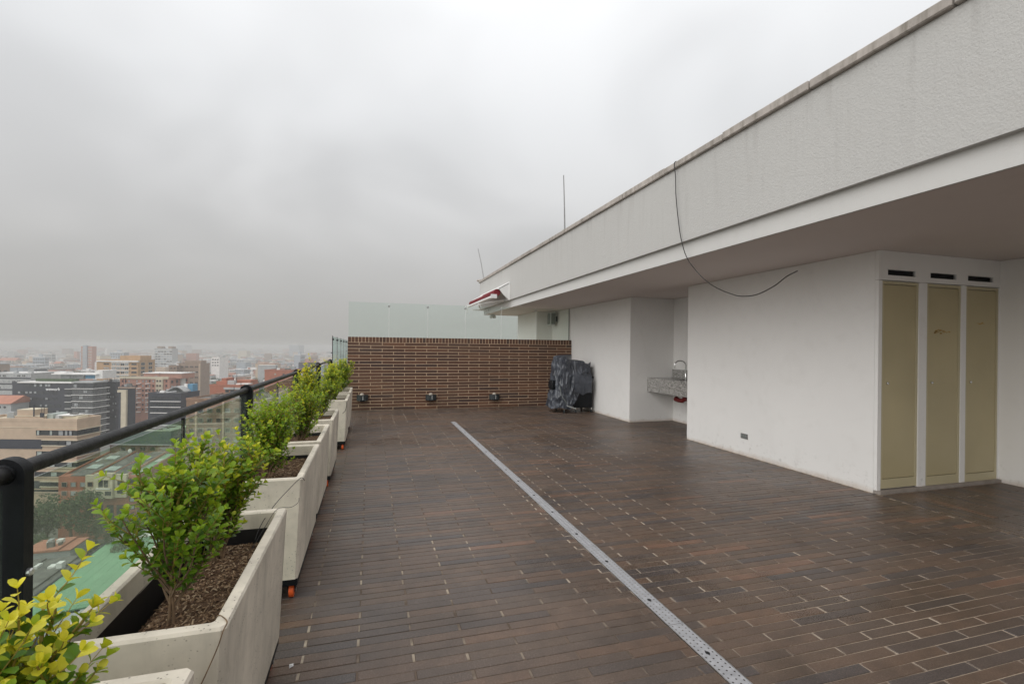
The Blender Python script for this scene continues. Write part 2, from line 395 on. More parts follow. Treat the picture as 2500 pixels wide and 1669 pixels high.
# ================================================================== TERRACE FLOOR
random.seed(5)
ZF = 0.0
ticks = MB()
floor = MB().box(-1.15, 9, -3.0, 26, -.35, -.0032).build('terrace_floor', ['fmortar']); struct(floor)
BX0, BP, RP = -.04, .249, .0627            # half-bond column, half pitch, row pitch
JX, JY = .0105, .0048
cells = []                                  # x0,x1,y0,y1
def hrow(y0, y1, par, xa, xb):
    x = BX0 - BP * 30 + (BP if par else 0)
    while x < xb:
        jt = random.uniform(-.004, .004); a, b = max(x + JX / 2 + jt, xa), min(x + 2 * BP - JX / 2 + jt, xb)
        if b - a > .03: cells.append((a, b, y0, y1))
        x += 2 * BP
y = 11.40; k = 0
while y > -2.9:
    a = y - RP + JY / 2; b = y - JY / 2
    if y > 9.32:
        hrow(a, b, k % 2, -1.12, 4.965)
    else:
        hrow(a, b, k % 2, -1.12, 1.512); hrow(a, b, k % 2, 1.613, 4.965)
    y -= RP; k += 1
for i in range(17):                         # niche floor, rows carry on
    yy = 8.49 - i * RP * 1.0
k = 0; y = 8.49
while y > 6.75:
    a = y - RP + JY / 2; b = y - JY / 2; x = 4.975 + (BP if k % 2 else 0) - .3
    while x < 5.95:
        p, q = max(x, 4.972), min(x + 2 * BP - JX, 5.95)
        if q - p > .03: cells.append((p, q, a, b))
        x += 2 * BP
    y -= RP; k += 1
x = 4.972; k = 0                            # side bay by the closets, bricks turned
while x < 6.8:
    y = 3.585 - (BP if k % 2 else 0) + .0
    yy = 3.585
    while yy > -2.9:
        lo = max(y - 2 * BP + JX / 2, -2.9) if yy == 3.585 and k % 2 == 0 else None
        break
    t = 3.585 + (BP if k % 2 else 0)
    while t > -2.9:
        p, q = max(t - 2 * BP + JX / 2, -2.9), min(t - JX / 2, 3.585)
        if q - p > .03: cells.append((x + JY / 2, min(x + RP, 6.805) - JY / 2, p, q))
        t -= 2 * BP
    x += RP; k += 1
vis = []
rest = []
for c in cells:
    cx, cyy = (c[0] + c[1]) / 2, (c[2] + c[3]) / 2
    pr = project((cx, cyy, 0)); ok = False
    if pr and -60 < pr[0] < 2560 and 900 < pr[1] < 1700 and cx > -.42: ok = True
    (vis if ok else rest).append((math.hypot(cx, cyy), c))
vis.sort(); single = vis[:300]; rest += vis[300:]
cache = {}
for d, (a, b, p, q) in vis + rest[:0]:
    pass
for (a, b, p, q) in cells:
    if random.random() < .22: continue
    sh = random.uniform(0, .012) if random.random() < .4 else 0
    if b - a > q - p: ticks.box(b - .001, b + JX + .001, p + .001 + sh, q - .001, -.02, -.0012 - random.random() * .0015)
    else: ticks.box(a + .001, b - .001, p - JX - .001, p + .001, -.02, -.0012)
stuff(ticks.build('joint_mortar', ['tick'], floor))
for d, (a, b, p, q) in single:
    key = (round(b - a, 3), round(q - p, 3))
    if key not in cache:
        cache[key] = MB().cbox(-(b - a) / 2, (b - a) / 2, -(q - p) / 2, (q - p) / 2, -.03, 0, .0022).mesh('brick', ['fbrick'])
    o = link('brick', cache[key], floor); o.location = ((a + b) / 2, (p + q) / 2, random.uniform(-.0012, .0012))
    o.rotation_euler = (random.uniform(-.004, .004), random.uniform(-.002, .002), random.uniform(-.003, .003))
mb = MB()
for d, (a, b, p, q) in rest:
    z = random.uniform(-.0012, .0012); mb.cbox(a, b, p, q, -.03, z, .0022, 0, random.random())
stuff(mb.build('brick_field', ['fbrick'], floor, tone=True))
# roof slab edge below the railing
ed = MB().box(-1.22, -1.152, -3, 26, -.5, .06).build('slab_edge', ['kerb']); struct(ed)
# tower below the terrace
tw = MB().box(-1.18, 14, -6, 30, -53.5, -.36).build('tower_shaft', ['kerb']); struct(tw)

# ================================================================== DRAIN CHANNEL
dr = thing('drain_channel', 'long perforated steel drain strip set into the brown brick floor', 'drain', (1.5625, 4, 0))
MB().box(1.514, 1.611, -2.8, 9.315, -.04, -.012).build('channel', ['dark'], dr)
for x in (1.5165, 1.6085):
    MB().box(x - .0025, x + .0025, -2.8, 9.315, -.03, .0035).build('frame_edge', ['steel'], dr)
def hole_plate(y0, y1):
    m = MB(); rows = 3; cw = .0285; W = .0885; x0 = 1.5625 - W / 2; rw = W / rows; n = int((y1 - y0) / cw); cw = (y1 - y0) / n
    z = .0028
    for r in range(rows):
        xa = x0 + r * rw; cx = xa + rw / 2
        off = cw / 2 if r % 2 else 0
        for i in range(n + (1 if off else 0)):
            a = max(y0, y0 + i * cw - off); b = min(y1, y0 + (i + 1) * cw - off)
            if b - a < cw * .9: m.add([(xa, a, z), (xa + rw, a, z), (xa + rw, b, z), (xa, b, z)], [(0, 1, 2, 3)]); continue
            cyy = (a + b) / 2; R = .0046
            o = [(xa, a), (cx, a), (xa + rw, a), (xa + rw, cyy), (xa + rw, b), (cx, b), (xa, b), (xa, cyy)]
            h = [(cx + R * math.cos(math.radians(225 + 45 * k)), cyy + R * math.sin(math.radians(225 + 45 * k))) for k in range(8)]
            m.add([(p, q, z) for p, q in o] + [(p, q, z) for p, q in h], [(k, (k + 1) % 8, 8 + (k + 1) % 8, 8 + k) for k in range(8)])
    return m
ys = [9.31, 8.3, 7.28, 6.26, 5.24, 4.22, 3.2, 2.18, 1.16, .14, -.9]
for a, b in zip(ys[1:], ys[:-1]):
    pl = hole_plate(a + .0015, b - .0015).build('drain_plate', ['drain'], dr)
    for t in (a + .25, b - .25):
        MB().lathe([(.011, .0036), (.011, .0046)], (1.5625, t, 0), 'z', 12).build('lifting_hole', ['dark'], pl)

# ================================================================== BRICK END WALL
WY = 11.4; XL, XR = -.489, 4.968
bw = thing('brick_wall', 'low dark brown brick wall with soldier course closing the terrace', 'wall', (2.2, WY + .12, 0))
MB().box(XL + .004, XR - .002, WY + .0035, WY + .25, 0, 1.664).build('mortar', ['wmortar'], bw)
RH = 1.548 / 22; HJ = .0125; VJ = .013
cache = {}
def wbrick(a, b, z0, z1, nm):
    key = (round(b - a, 3), round(z1 - z0, 3))
    if key not in cache:
        cache[key] = MB().cbox(-(b - a) / 2, (b - a) / 2, 0, .10, -(z1 - z0) / 2, (z1 - z0) / 2, .002).mesh(nm, ['wbrick'])
    o = link(nm, cache[key], bw)
    o.location = ((a + b) / 2 - 2.2, WY + random.uniform(-.002, .002) - (WY + .12), (z0 + z1) / 2)
for r in range(22):
    z1 = 1.548 - r * RH; z0 = z1 - RH
    x = -.243 - .506 * 2 + (.253 if r % 2 else 0)
    while x < XR:
        a, b = max(x + VJ / 2, XL), min(x + .506 - VJ / 2, XR)
        if b - a > .04: wbrick(a, b, z0 + HJ / 2, z1 - HJ / 2, 'brick')
        x += .506
n = 72; sw = (XR - XL) / n
for i in range(n): wbrick(XL + i * sw + .0065, XL + (i + 1) * sw - .0065, 1.552, 1.67, 'soldier_brick')

# ================================================================== GLASS SCREEN ABOVE THE WALL
gs = thing('glass_screen', 'row of pale green glass panels standing on the brick wall', 'glass screen', (2.2, WY + .12, 1.67))
gx = [-.485, .409, 1.303, 2.21, 3.112, 4.02, 4.93]
for a, b in zip(gx[:-1], gx[1:]):
    MB().cbox(a + .004, b - .004, WY + .10, WY + .112, 1.672, 2.47, .002).build('pane', ['glass2'], gs)
for a in gx[1:-1]:
    MB().lathe([(.022, -.012), (.026, -.004), (.026, .03)], (a, WY + .09, 2.40), 'y', 14).build('clamp', ['steel'], gs, 40)
    MB().box(a - .003, a + .003, WY + .1, WY + .113, 1.672, 2.468).build('seal', ['whitemetal'], gs)
MB().box(gx[-1] + .002, gx[-1] + .012, WY + .095, WY + .118, 1.672, 2.485).build('edge_seal', ['blackmetal'], gs)

# ================================================================== WALL LAMPS
for i, (cx, cz, lb) in enumerate([(-.16, .295, 'dark half-round wall lamp by the planters on brick wall'), (1.385, .275, 'dark half-round wall lamp on brick wall, middle of three'), (2.925, .26, 'dark half-round wall lamp on brick wall closest to covered grill')]):
    t = thing('wall_lamp', lb, 'lamp', (cx, WY, cz), 0, 'lamps low on the brick wall')
    prof = [(-.125, 0)] + [(.125 * math.cos(math.radians(a)), -.115 * (math.sin(math.radians(a)) ** .75)) for a in range(180, -1, -15)] + [(.125, 0)]
    m = MB(); m.prism([(p + cx, q + WY - .004) for p, q in prof], cz - .065, cz + .06, 'z'); m.build('housing', ['lampbody'], t, 30)
    MB().lathe([(.05, 0), (.047, .02), (.035, .036), (.015, .044)], (cx - .01, WY - .055, cz + .061), 'z', 14).build('lens', ['lampglass'], t, 60)
    MB().box(cx + .008, cx + .016, WY - .1225, WY - .117, cz - .05, cz + .045).build('slit', ['whitemetal'], t)
    MB().box(cx - .05, cx + .05, WY - .05, WY - .004, cz - .085, cz - .066).build('mount', ['blackmetal'], t)

# ================================================================== ROOFTOP BUILDING
bd = thing('rooftop_building', 'white rendered rooftop building with deep overhanging eave beside the terrace', 'building', (6, 6, 0))
CZ = 2.489
def P(nm, mats, parent=bd, sm=None): return lambda m: m.build(nm, mats, parent, sm)
MB().box(4.97, 8.5, 3.668, 6.69, 0, CZ).build('wall', ['white'], bd)
MB().box(5.97, 8.5, 6.692, 8.498, 0, CZ).build('wall', ['white'], bd)
MB().box(4.97, 8.5, 8.5, 12.80, 0, CZ).build('wall', ['white'], bd)
MB().box(4.50, 8.5, 12.802, 14.6, 0, CZ).build('wall', ['white'], bd)
MB().box(6.812, 8.5, -3, 3.666, 0, CZ).build('wall', ['white'], bd)
# soffit and roof
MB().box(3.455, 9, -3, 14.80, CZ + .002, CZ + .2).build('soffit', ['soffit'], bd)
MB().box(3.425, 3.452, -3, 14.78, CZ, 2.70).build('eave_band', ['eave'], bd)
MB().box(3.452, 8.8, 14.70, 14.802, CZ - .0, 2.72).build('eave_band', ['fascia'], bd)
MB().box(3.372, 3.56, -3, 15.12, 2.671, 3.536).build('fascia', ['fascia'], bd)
MB().box(3.56, 9, -3, 15.0, 2.75, 3.35).build('roof_deck', ['kerb'], bd)
random.seed(11)
yy = -2.91
while yy < 15.1:
    L = .986
    e = min(yy + L, 15.2); j = random.uniform(-.004, .004)
    MB().cbox(3.335 + j, 3.60, yy + .004, e - .006, 3.538, 3.612 + random.uniform(-.004, .006), .008).build('coping_stone', ['coping'], bd)
    yy = e
MB().prism([(15.14, 3.615), (15.26, 3.60), (15.30, 3.635), (15.2, 3.66)], 3.30, 3.6, 'x').build('flashing', ['coping'], bd)

# utility closets
LY = 3.63
def lint(x0, x1, z0, z1): return (x0, x1, LY, 3.666, z0, z1)
fr = [(5.022, 5.541), (5.666, 6.185), (6.268, 6.796)]
vx = [(5.094, 5.492), (5.709, 6.108), (6.288, 6.699)]
pil = [(4.970, 5.020), (5.543, 5.664), (6.187, 6.266), (6.798, 6.811)]
for a, b in pil: MB().box(a, b, LY, 3.666, .035, 2.186).build('pilaster', ['white'], bd)
m = MB()
m.box(4.970, 6.811, LY, 3.666, 2.19, 2.242); m.box(4.970, 6.811, LY, 3.666, 2.300, CZ)
xs = [4.970] + [q for a in vx for q in a] + [6.811]
for i in range(0, 8, 2): m.box(xs[i], xs[i + 1], LY, 3.666, 2.242, 2.300)
m.build('lintel', ['white'], bd)
MB().box(4.976, 6.806, 3.596, 3.664, 0.001, .034).build('closet_kerb', ['kerb'], bd)
for i, (a, b) in enumerate(fr):
    zb = .048 - .012 * i; zt = 2.18
    f = MB(); t = .030
    f.box(a, a + t, 3.636, 3.664, zb, zt); f.box(b - t, b, 3.636, 3.664, zb, zt); f.box(a + t, b - t, 3.636, 3.664, zt - t, zt); f.box(a + t, b - t, 3.637, 3.664, zb, zb + .095)
    fo = f.build('closet_frame', ['doorframe'], bd)
    d = MB().cbox(a + t + .004, b - t - .004, 3.640, 3.663, zb + .10, zt - t - .006, .002).build('closet_door', ['door'], bd)
    d['label'] = ['olive closet door beside the outer wall corner', 'olive closet door with worn orange stencil mark', 'olive closet door beside the inner side wall'][i]
    kx = a + t + .055
    MB().lathe([(.014, 0), (.016, -.006), (.013, -.014), (.004, -.017)], (kx, 3.640, 1.13), 'y', 14).build('lock', ['chrome'], d, 50)
    if i:
        rr = random.Random(7 + i); s = MB(); cx = (a + b) / 2 - (.01 if i == 1 else .0); cz = 1.675 if i == 1 else 1.78
        for k in range(26 if i == 1 else 6):
            px = cx + rr.uniform(-.12, .12) * (1 if i == 1 else .5); pz = cz + rr.uniform(-.024, .024) * (1 if i == 1 else .4); ww = rr.uniform(.006, .022); hh = rr.uniform(.002, .007)
            s.box(px - ww, px + ww, 3.6388, 3.6398, pz - hh, pz + hh)
        s.build('stencil_mark', ['orangepaint'], d)
for a, b in vx:
    v = MB().box(a + .001, b - .001, 3.660, 3.665, 2.243, 2.299).build('vent', ['dark'], bd)
    for k in range(4):
        z = 2.248 + k * .0135
        MB().add([(a + .003, 3.640, z), (b - .003, 3.640, z), (b - .003, 3.658, z + .009), (a + .003, 3.658, z + .009), (a + .003, 3.640, z + .002), (b - .003, 3.640, z + .002), (b - .003, 3.658, z + .011), (a + .003, 3.658, z + .011)],
                 [(0, 3, 2, 1), (4, 5, 6, 7), (0, 1, 5, 4), (1, 2, 6, 5), (2, 3, 7, 6), (3, 0, 4, 7)]).build('vent_slat', ['lampbody'], v)
# wall socket
so = thing('wall_socket', 'small grey double power socket low on the white wall', 'socket', (4.969, 5.435, .27))
MB().cbox(4.958, 4.9695, 5.372, 5.498, .237, .305, .003).build('cover_plate', ['socket'], so)
for yy in (5.402, 5.436, 5.472):
    MB().box(4.955, 4.9578, yy - .011, yy + .011, .250, .293).build('outlet', ['greycloth'], so)

# ================================================================== SINK
sk = thing('granite_counter', 'speckled grey granite sink counter built into the wall niche', 'counter', (5.7, 7.6, .61))
m = MB(); X0, X1, Y0, Y1 = 5.365, 5.968, 6.694, 8.497
m.box(X0, X0 + .03, Y0, Y1, .612, .888); m.build('front_panel', ['granite'], sk)
t = MB(); bx0, bx1, by0, by1 = 5.46, 5.84, 7.1, 7.95
for a in ((X0 + .0305, bx0, Y0, Y1), (bx1, X1, Y0, Y1), (bx0, bx1, Y0, by0), (bx0, bx1, by1, Y1)): t.box(a[0], a[1], a[2], a[3], .858, .8875)
t.build('worktop', ['granite'], sk)
b = MB(); b.box(bx0 - .004, bx1 + .004, by0 - .004, by1 + .004, .70, .706)
for a in ((bx0 - .005, bx0, by0, by1), (bx1, bx1 + .005, by0, by1)): b.box(a[0], a[1], a[2], a[3], .706, .857)
b.build('basin', ['steel'], sk)
MB().box(X1 - .022, X1, Y0, Y1, .889, 1.055).build('backsplash', ['granite'], sk)
fa = thing('faucet', 'chrome gooseneck faucet standing on granite sink counter', 'faucet', (5.89, 7.98, .888))
MB().lathe([(.028, 0), (.028, .012), (.02, .02), (.019, .11), (.012, .12)], (5.89, 7.98, .888), 'z', 16).build('base', ['chrome'], fa, 40)
pts = [(5.89, 7.98, .99 + .02 * k) for k in range(9)] + [(5.89 - .105 + .105 * math.cos(math.radians(a)), 7.98 + .03 * (1 - math.cos(math.radians(a))), 1.15 + .09 * math.sin(math.radians(a))) for a in range(10, 181, 10)] + [(5.68, 8.04, 1.12), (5.68, 8.04, 1.09)]
MB().tube(pts, .0125, 10).build('spout', ['chrome'], fa, 60)
MB().tube([(5.89, 7.98, .975), (5.90, 7.90, .985), (5.905, 7.86, .995)], [.008, .007, .006], 8).build('handle', ['chrome'], fa, 60)
va = thing('drain_trap', 'red plastic drain trap with white collar under the sink', 'pipe', (5.62, 7.7, .5))
MB().tube([(5.60, 7.62, .60), (5.60, 7.62, .53), (5.60, 7.68, .50), (5.60, 7.80, .50), (5.60, 7.88, .52)], [.045, .045, .04, .042, .05], 12).build('trap_body', ['red'], va, 60)
MB().tube([(5.60, 7.52, .55), (5.60, 7.62, .54)], .04, 12).build('side_arm', ['red'], va, 60)
MB().tube([(5.60, 7.66, .611), (5.60, 7.66, .56)], .06, 16).build('collar', ['whitemetal'], va, 60)

# ================================================================== SPEAKER, SPOTLIGHT, AWNING, ANTENNAS, CABLE
spk = thing('wall_speaker', 'small pale grey loudspeaker high on the white wall behind glass', 'speaker', (4.9, 12.5, 2.1))
m = MB(); m.cbox(4.74, 4.90, 12.32, 12.58, 2.10, 2.44, .015); m.build('cabinet', ['greyplastic'], spk)
MB().cbox(4.735, 4.7395, 12.345, 12.555, 2.125, 2.415, .002).build('side_grille', ['greycloth'], spk)
MB().cbox(4.755, 4.885, 12.312, 12.3195, 2.125, 2.415, .002).build('front_grille', ['greycloth'], spk)
MB().box(4.90, 4.969, 12.40, 12.48, 2.2, 2.34).build('bracket', ['lampbody'], spk)
sl = thing('twin_spotlight', 'small grey twin floodlight hanging under the far eave', 'lamp', (3.62, 14.4, CZ))
MB().box(3.56, 3.68, 14.36, 14.44, CZ - .03, CZ).build('base', ['greyplastic'], sl)
for x in (3.575, 3.675):
    MB().lathe([(.03, -.05), (.048, -.02), (.05, .05), (.04, .06)], (x, 14.38, CZ - .075), 'y', 14).build('lamp_head', ['greyplastic'], sl, 40)

aw = thing('retractable_awning', 'folded wine red awning under white metal hood on the fascia end', 'awning', (3.2, 13.2, 2.75))
ya, yb = 11.66, 15.0
MB().add([(3.37, ya, 3.11), (3.37, yb, 3.11), (3.08, yb, 2.95), (3.08, ya, 2.95), (3.37, ya, 3.09), (3.37, yb, 3.09), (3.08, yb, 2.93), (3.08, ya, 2.93)],
         [(0, 1, 2, 3), (7, 6, 5, 4), (0, 3, 7, 4), (1, 5, 6, 2), (3, 2, 6, 7)]).build('hood', ['whitemetal'], aw)
MB().add([(3.37, ya, 3.11), (3.08, ya, 2.95), (3.20, ya, 2.80), (3.37, ya, 2.66), (3.37, ya + .012, 3.11), (3.08, ya + .012, 2.95), (3.20, ya + .012, 2.80), (3.37, ya + .012, 2.66)],
         [(0, 1, 2, 3), (7, 6, 5, 4), (0, 4, 5, 1), (1, 5, 6, 2), (2, 6, 7, 3)]).build('end_plate', ['whitemetal'], aw)
MB().box(3.355, 3.369, ya - .03, yb, 2.665, 3.13).build('back_plate', ['whitemetal'], aw)
MB().tube([(3.06, ya + .06, 2.855), (3.06, 13.1, 2.855)], .088, 14).build('fabric_roll', ['redfabric'], aw, 50)
MB().tube([(3.04, 13.1, 2.845), (3.04, yb - .1, 2.845)], .068, 14).build('fabric_roll', ['redfabric'], aw, 50)
MB().cbox(2.90, 2.97, ya + .05, yb - .2, 2.715, 2.765, .006).build('front_bar', ['whitemetal'], aw)
MB().box(2.89, 3.04, ya + .0, ya + .05, 2.70, 2.80).build('bar_end', ['whitemetal'], aw)
MB().tube([(3.34, 12.0, 2.70), (2.93, 13.3, 2.68)], .022, 8).build('folding_arm', ['whitemetal'], aw)
MB().tube([(2.93, 13.3, 2.655), (3.30, 14.7, 2.67)], .022, 8).build('folding_arm', ['whitemetal'], aw)
MB().box(2.9, 2.93, yb - .15, yb - .12, 2.55, 2.83).build('end_strut', ['whitemetal'], aw)
MB().box(2.9, 3.37, 14.0, 14.06, 2.56, 2.60).build('support_arm', ['whitemetal'], aw)

an = thing('whip_antenna', 'tall thin pale whip antenna with bracket on the roof coping', 'antenna', (3.5, 8.40, 3.612))
MB().tube([(3.50, 8.40, 3.612), (3.50, 8.43, 4.1), (3.50, 8.49, 4.752)], [.015, .012, .009], 8).build('mast', ['socket'], an)
MB().box(3.45, 3.56, 8.37, 8.43, 3.66, 3.70).build('bracket', ['greyplastic'], an)
an = thing('whip_antenna', 'short thin leaning antenna at the far corner of the roof', 'antenna', (3.5, 15.1, 3.62))
MB().tube([(3.50, 15.1, 3.62), (3.46, 15.35, 4.2), (3.40, 15.6, 4.74)], [.018, .015, .011], 8).build('mast', ['socket'], an)
MB().box(3.47, 3.53, 15.07, 15.13, 3.612, 3.66).build('foot', ['greyplastic'], an)

ctl = [(3.44, 4.76, 3.62), (3.33, 4.756, 3.60), (3.328, 4.733, 3.44), (3.33, 4.722, 3.20), (3.34, 4.686, 2.911), (3.34, 4.631, 2.69), (3.35, 4.533, 2.46), (3.36, 4.323, 2.245), (3.36, 4.1, 2.096), (3.36, 3.84, 1.99), (3.36, 3.691, 1.959), (3.36, 3.533, 1.961), (3.36, 3.35, 2.013), (3.36, 3.222, 2.077), (3.36, 3.114, 2.109)]
def catmull(p, n=6):
    p = [Vector(q) for q in p]; o = []
    for i in range(len(p) - 1):
        a, b, c, d = p[max(i - 1, 0)], p[i], p[i + 1], p[min(i + 2, len(p) - 1)]
        for k in range(n):
            t = k / n; o.append(.5 * ((2 * b) + (c - a) * t + (2 * a - 5 * b + 4 * c - d) * t * t + (3 * b - a - 3 * c + d) * t ** 3))
    o.append(p[-1]); return o
tag(MB().tube(catmull(ctl), .0048, 6).build('loose_cable', ['cable'], None, 60), 'loose black cable dangling in a curve from the roof edge', 'cable')

# ================================================================== COVERED GRILL
gr = thing('covered_grill', 'barbecue grill on casters under a crumpled dark blue cover', 'grill', (4.5, 10.3, 0))
gx0, gx1, gy0, gy1 = 4.10, 4.90, 10.0, 10.62
rng = random.Random(3)
MB().cbox(4.44, 4.90, 10.02, 10.56, .11, .46, .008).build('cabinet', ['blackmetal'], gr)
MB().cbox(4.26, 4.76, 10.12, 10.50, .46, .86, .02).build('firebox', ['blackmetal'], gr)
NU, NV = 260, 60
vs = []; fs = []
for j in range(NV + 1):
    t = j / NV
    for i in range(NU):
        th = 2 * math.pi * i / NU; c, s = math.cos(th), math.sin(th)
        e = 3.4; k = (abs(c) ** e + abs(s) ** e) ** (-1 / e)
        ux, uy = k * c, k * s
        # bottom edge rises on the right/front where the cabinet shows, hangs to the floor on the left
        left = max(0, min(1, (.15 - ux) / .5)); zb = .47 * (1 - left) + .10 * left + .035 * math.sin(th * 5 + 1) * (1 - left * .3)
        topz = 1.15 - .065 * ux + .025 * math.sin(ux * 5)
        z = zb + (topz - zb) * min(1, t / .72)
        sh = 1.0 if t < .72 else math.cos((t - .72) / .28 * math.pi / 2) ** .55
        if t > .72: z = topz + .045 * math.sin((t - .72) / .28 * math.pi / 2) * (1 - .4 * ux) - .03 * max(0, ux - .6)
        flare = 1 + (.06 + .14 * left) * (1 - min(1, t / .72)) - .03
        n1 = mnoise.noise(Vector((th * 2.6, t * 1.2, 3))); n2 = mnoise.noise(Vector((ux * 3 + t * 3.2, uy * 3, t * 4 + 9))); n3 = mnoise.noise(Vector((th * 3.6, t * 2.2 + n1, 5)))
        n4 = mnoise.noise(Vector((th * 6, t * 5 + n2 * 2, 1))); wp = Vector((ux * 1.7 + z * 1.1, uy * 1.7 - z * .7, z * 1.9)); d1 = mnoise.noise(wp * 1.3 + Vector((3, 1, 7))); d2 = mnoise.noise(wp * 3.1 + Vector((d1, 2, 1))); d3 = mnoise.noise(Vector((ux * 5 - z * 6, uy * 5, z * 5))); fold = ((1 - abs(n1)) ** 3 * .09 + (1 - abs(d1) * 1.6) ** 3 * .13 + (1 - abs(d2) * 1.5) ** 3 * .08 + d3 * .05 + n4 * .02 - .15) * (1 if t < .72 else max(0, sh))
        rx = .42 * flare * sh * (1 + fold * .7); ry = .32 * flare * sh * (1 + fold)
        if left > 0 and t < .25: rx *= 1 + .10 * left * (1 - t / .25) * (1 + n2)
        vs.append((4.50 + ux * rx, 10.31 + uy * ry - .0, z + .02 * n2 + .012 * n4))
for j in range(NV):
    for i in range(NU): fs.append((j * NU + i, j * NU + (i + 1) % NU, (j + 1) * NU + (i + 1) % NU, (j + 1) * NU + i))
fs.append(tuple(NV * NU + i for i in range(NU)))
cv = MB(); cv.add(vs, fs); cv = cv.build('cover', ['cover'], gr, 75)
# corner horn of the cover
MB().add([(4.74, 10.08, 1.06), (4.86, 10.06, .98), (4.84, 10.22, 1.02), (4.885, 10.10, 1.155)], [(0, 1, 3), (1, 2, 3), (2, 0, 3), (0, 2, 1)]).build('cover_corner', ['cover'], cv)
# hanging pocket panel on the front
m = MB(); pv = []; 
for j in range(13):
    for i in range(21):
        u = i / 20; v = j / 12; nn = mnoise.noise(Vector((u * 5, v * 5, 2))); n2 = mnoise.noise(Vector((u * 12, v * 7, 7)))
        pv.append((4.40 + u * .44 + .02 * nn, 9.945 - .025 * abs(nn) - .02 * n2 - .02 * math.sin(v * 3.1), .44 + v * .42 + (.03 * nn + .02 * math.sin(u * 9)) * (1 - v)))
m.add(pv, [(j * 21 + i, j * 21 + i + 1, (j + 1) * 21 + i + 1, (j + 1) * 21 + i) for j in range(12) for i in range(20)]); m.build('front_flap', ['cover'], gr, 60)
MB().tube([(4.91, 10.1, .80), (5.06 - .1, 10.1, .80)], .018, 8).build('side_handle', ['blackmetal'], gr)
MB().tube(catmull([(4.09, 10.02, .62), (4.11, 9.97, .42), (4.18, 9.94, .30), (4.24, 9.93, .22)]), .006, 6).build('drawstring', ['greycloth'], gr)
MB().tube([(4.24, 9.95, .17), (4.46, 9.955, .10)], .010, 6).build('lower_rail', ['greyplastic'], gr)
MB().cbox(3.97, 4.11, 10.2, 10.45, .52, .72, .03).build('side_burner', ['blackmetal'], gr)
for (x, y) in ((4.47, 9.99), (4.87, 10.02), (4.22, 10.55), (4.87, 10.55), (4.2, 10.02)):
    c = MB().tube([(x, y, .115), (x, y, .07)], .012, 8).build('caster', ['steel'], gr)
    MB().lathe([(.034, -.011), (.04, -.006), (.04, .006), (.034, .011)], (x, y, .04), 'x', 16).build('wheel', ['lampbody'], c, 40)
    MB().box(x - .015, x + .015, y - .018, y + .018, .075, .10).build('fork', ['chrome'], c)

# ================================================================== RAILING
RX, RZ = -1.05, 1.055
rl = thing('glass_railing', 'black steel railing with round handrail and glass infill along roof edge', 'railing', (RX, 6, 0))
MB().tube([(RX, y, RZ) for y in (-2.6, 0, 3, 6, 9, 12, 14.0)], .0245, 20).build('handrail', ['rail'], rl, 60)
for y in (-1.2, 1.83, 4.75, 7.80, 10.86, 13.98):
    pr = [(RX - .05, .0), (RX + .05, .0)] + [(RX + .05 * math.cos(math.radians(a)), RZ - .004 + .05 * math.sin(math.radians(a))) for a in range(0, 181, 15)]
    p = MB().prism(pr, y - .022, y + .022, 'y').build('post', ['blackmetal'], rl, 40)
    MB().box(RX - .07, RX + .07, y - .06, y + .06, .0, .012).build('foot_plate', ['blackmetal'], p)
    MB().lathe([(.0255, -.030), (.031, -.0235), (.031, .0235), (.0255, .030)], (RX, y, RZ), 'y', 18).build('rail_collar', ['blackmetal'], p, 40)
    for z in (.25, .75):
        MB().lathe([(.012, .051), (.012, .06), (.008, .064)], (RX, y - .005, z), 'x', 10).build('bolt', ['steel'], p)
for a, b in ((-1.2, .24), (.26, 1.80), (1.86, 3.235), (3.255, 4.72), (4.78, 6.235), (6.255, 7.77), (7.83, 9.3), (9.32, 10.83), (10.89, 12.4), (12.42, 13.95)):
    MB().cbox(RX - .006, RX + .006, a + .003, b - .003, .09, 1.012, .002).build('glass_pane', ['glass'], rl)
for y in (.25, 3.245, 6.245, 9.31, 12.41):
    MB().box(RX - .0075, RX + .0075, y - .0065, y + .0065, .09, 1.02).build('glass_joint', ['blackmetal'], rl)
g2 = thing('glass_windbreak', 'taller deep green glass windbreak beyond the railing end', 'glass screen', (-1.0, 18, 0))
ys = [14.1, 16.0, 17.9, 19.8, 21.7, 23.6]
for a, b in zip(ys[:-1], ys[1:]):
    MB().cbox(-1.006, -.994, a + .004, b - .004, .05, 1.72, .002).build('pane', ['glass3'], g2)
for a in ys:
    MB().box(-1.009, -.991, a - .007, a + .007, .05, 1.74).build('joint', ['blackmetal'], g2)
    MB().lathe([(.02, -.02), (.026, -.01), (.026, .03)], (-.995, a, 1.64), 'x', 10).build('clamp', ['blackmetal'], g2)
for y in (14.05, 15.5, 17.0):
    for z in (1.04, .86):
        MB().tube([(-1.05, y, z), (-.86, y, z)], .009, 8).build('standoff', ['steel'], g2)
MB().tube([(-1.03, 14.1, 1.27), (-1.0, 23.6, 1.25)], .014, 8).build('mid_rail', ['blackmetal'], g2)

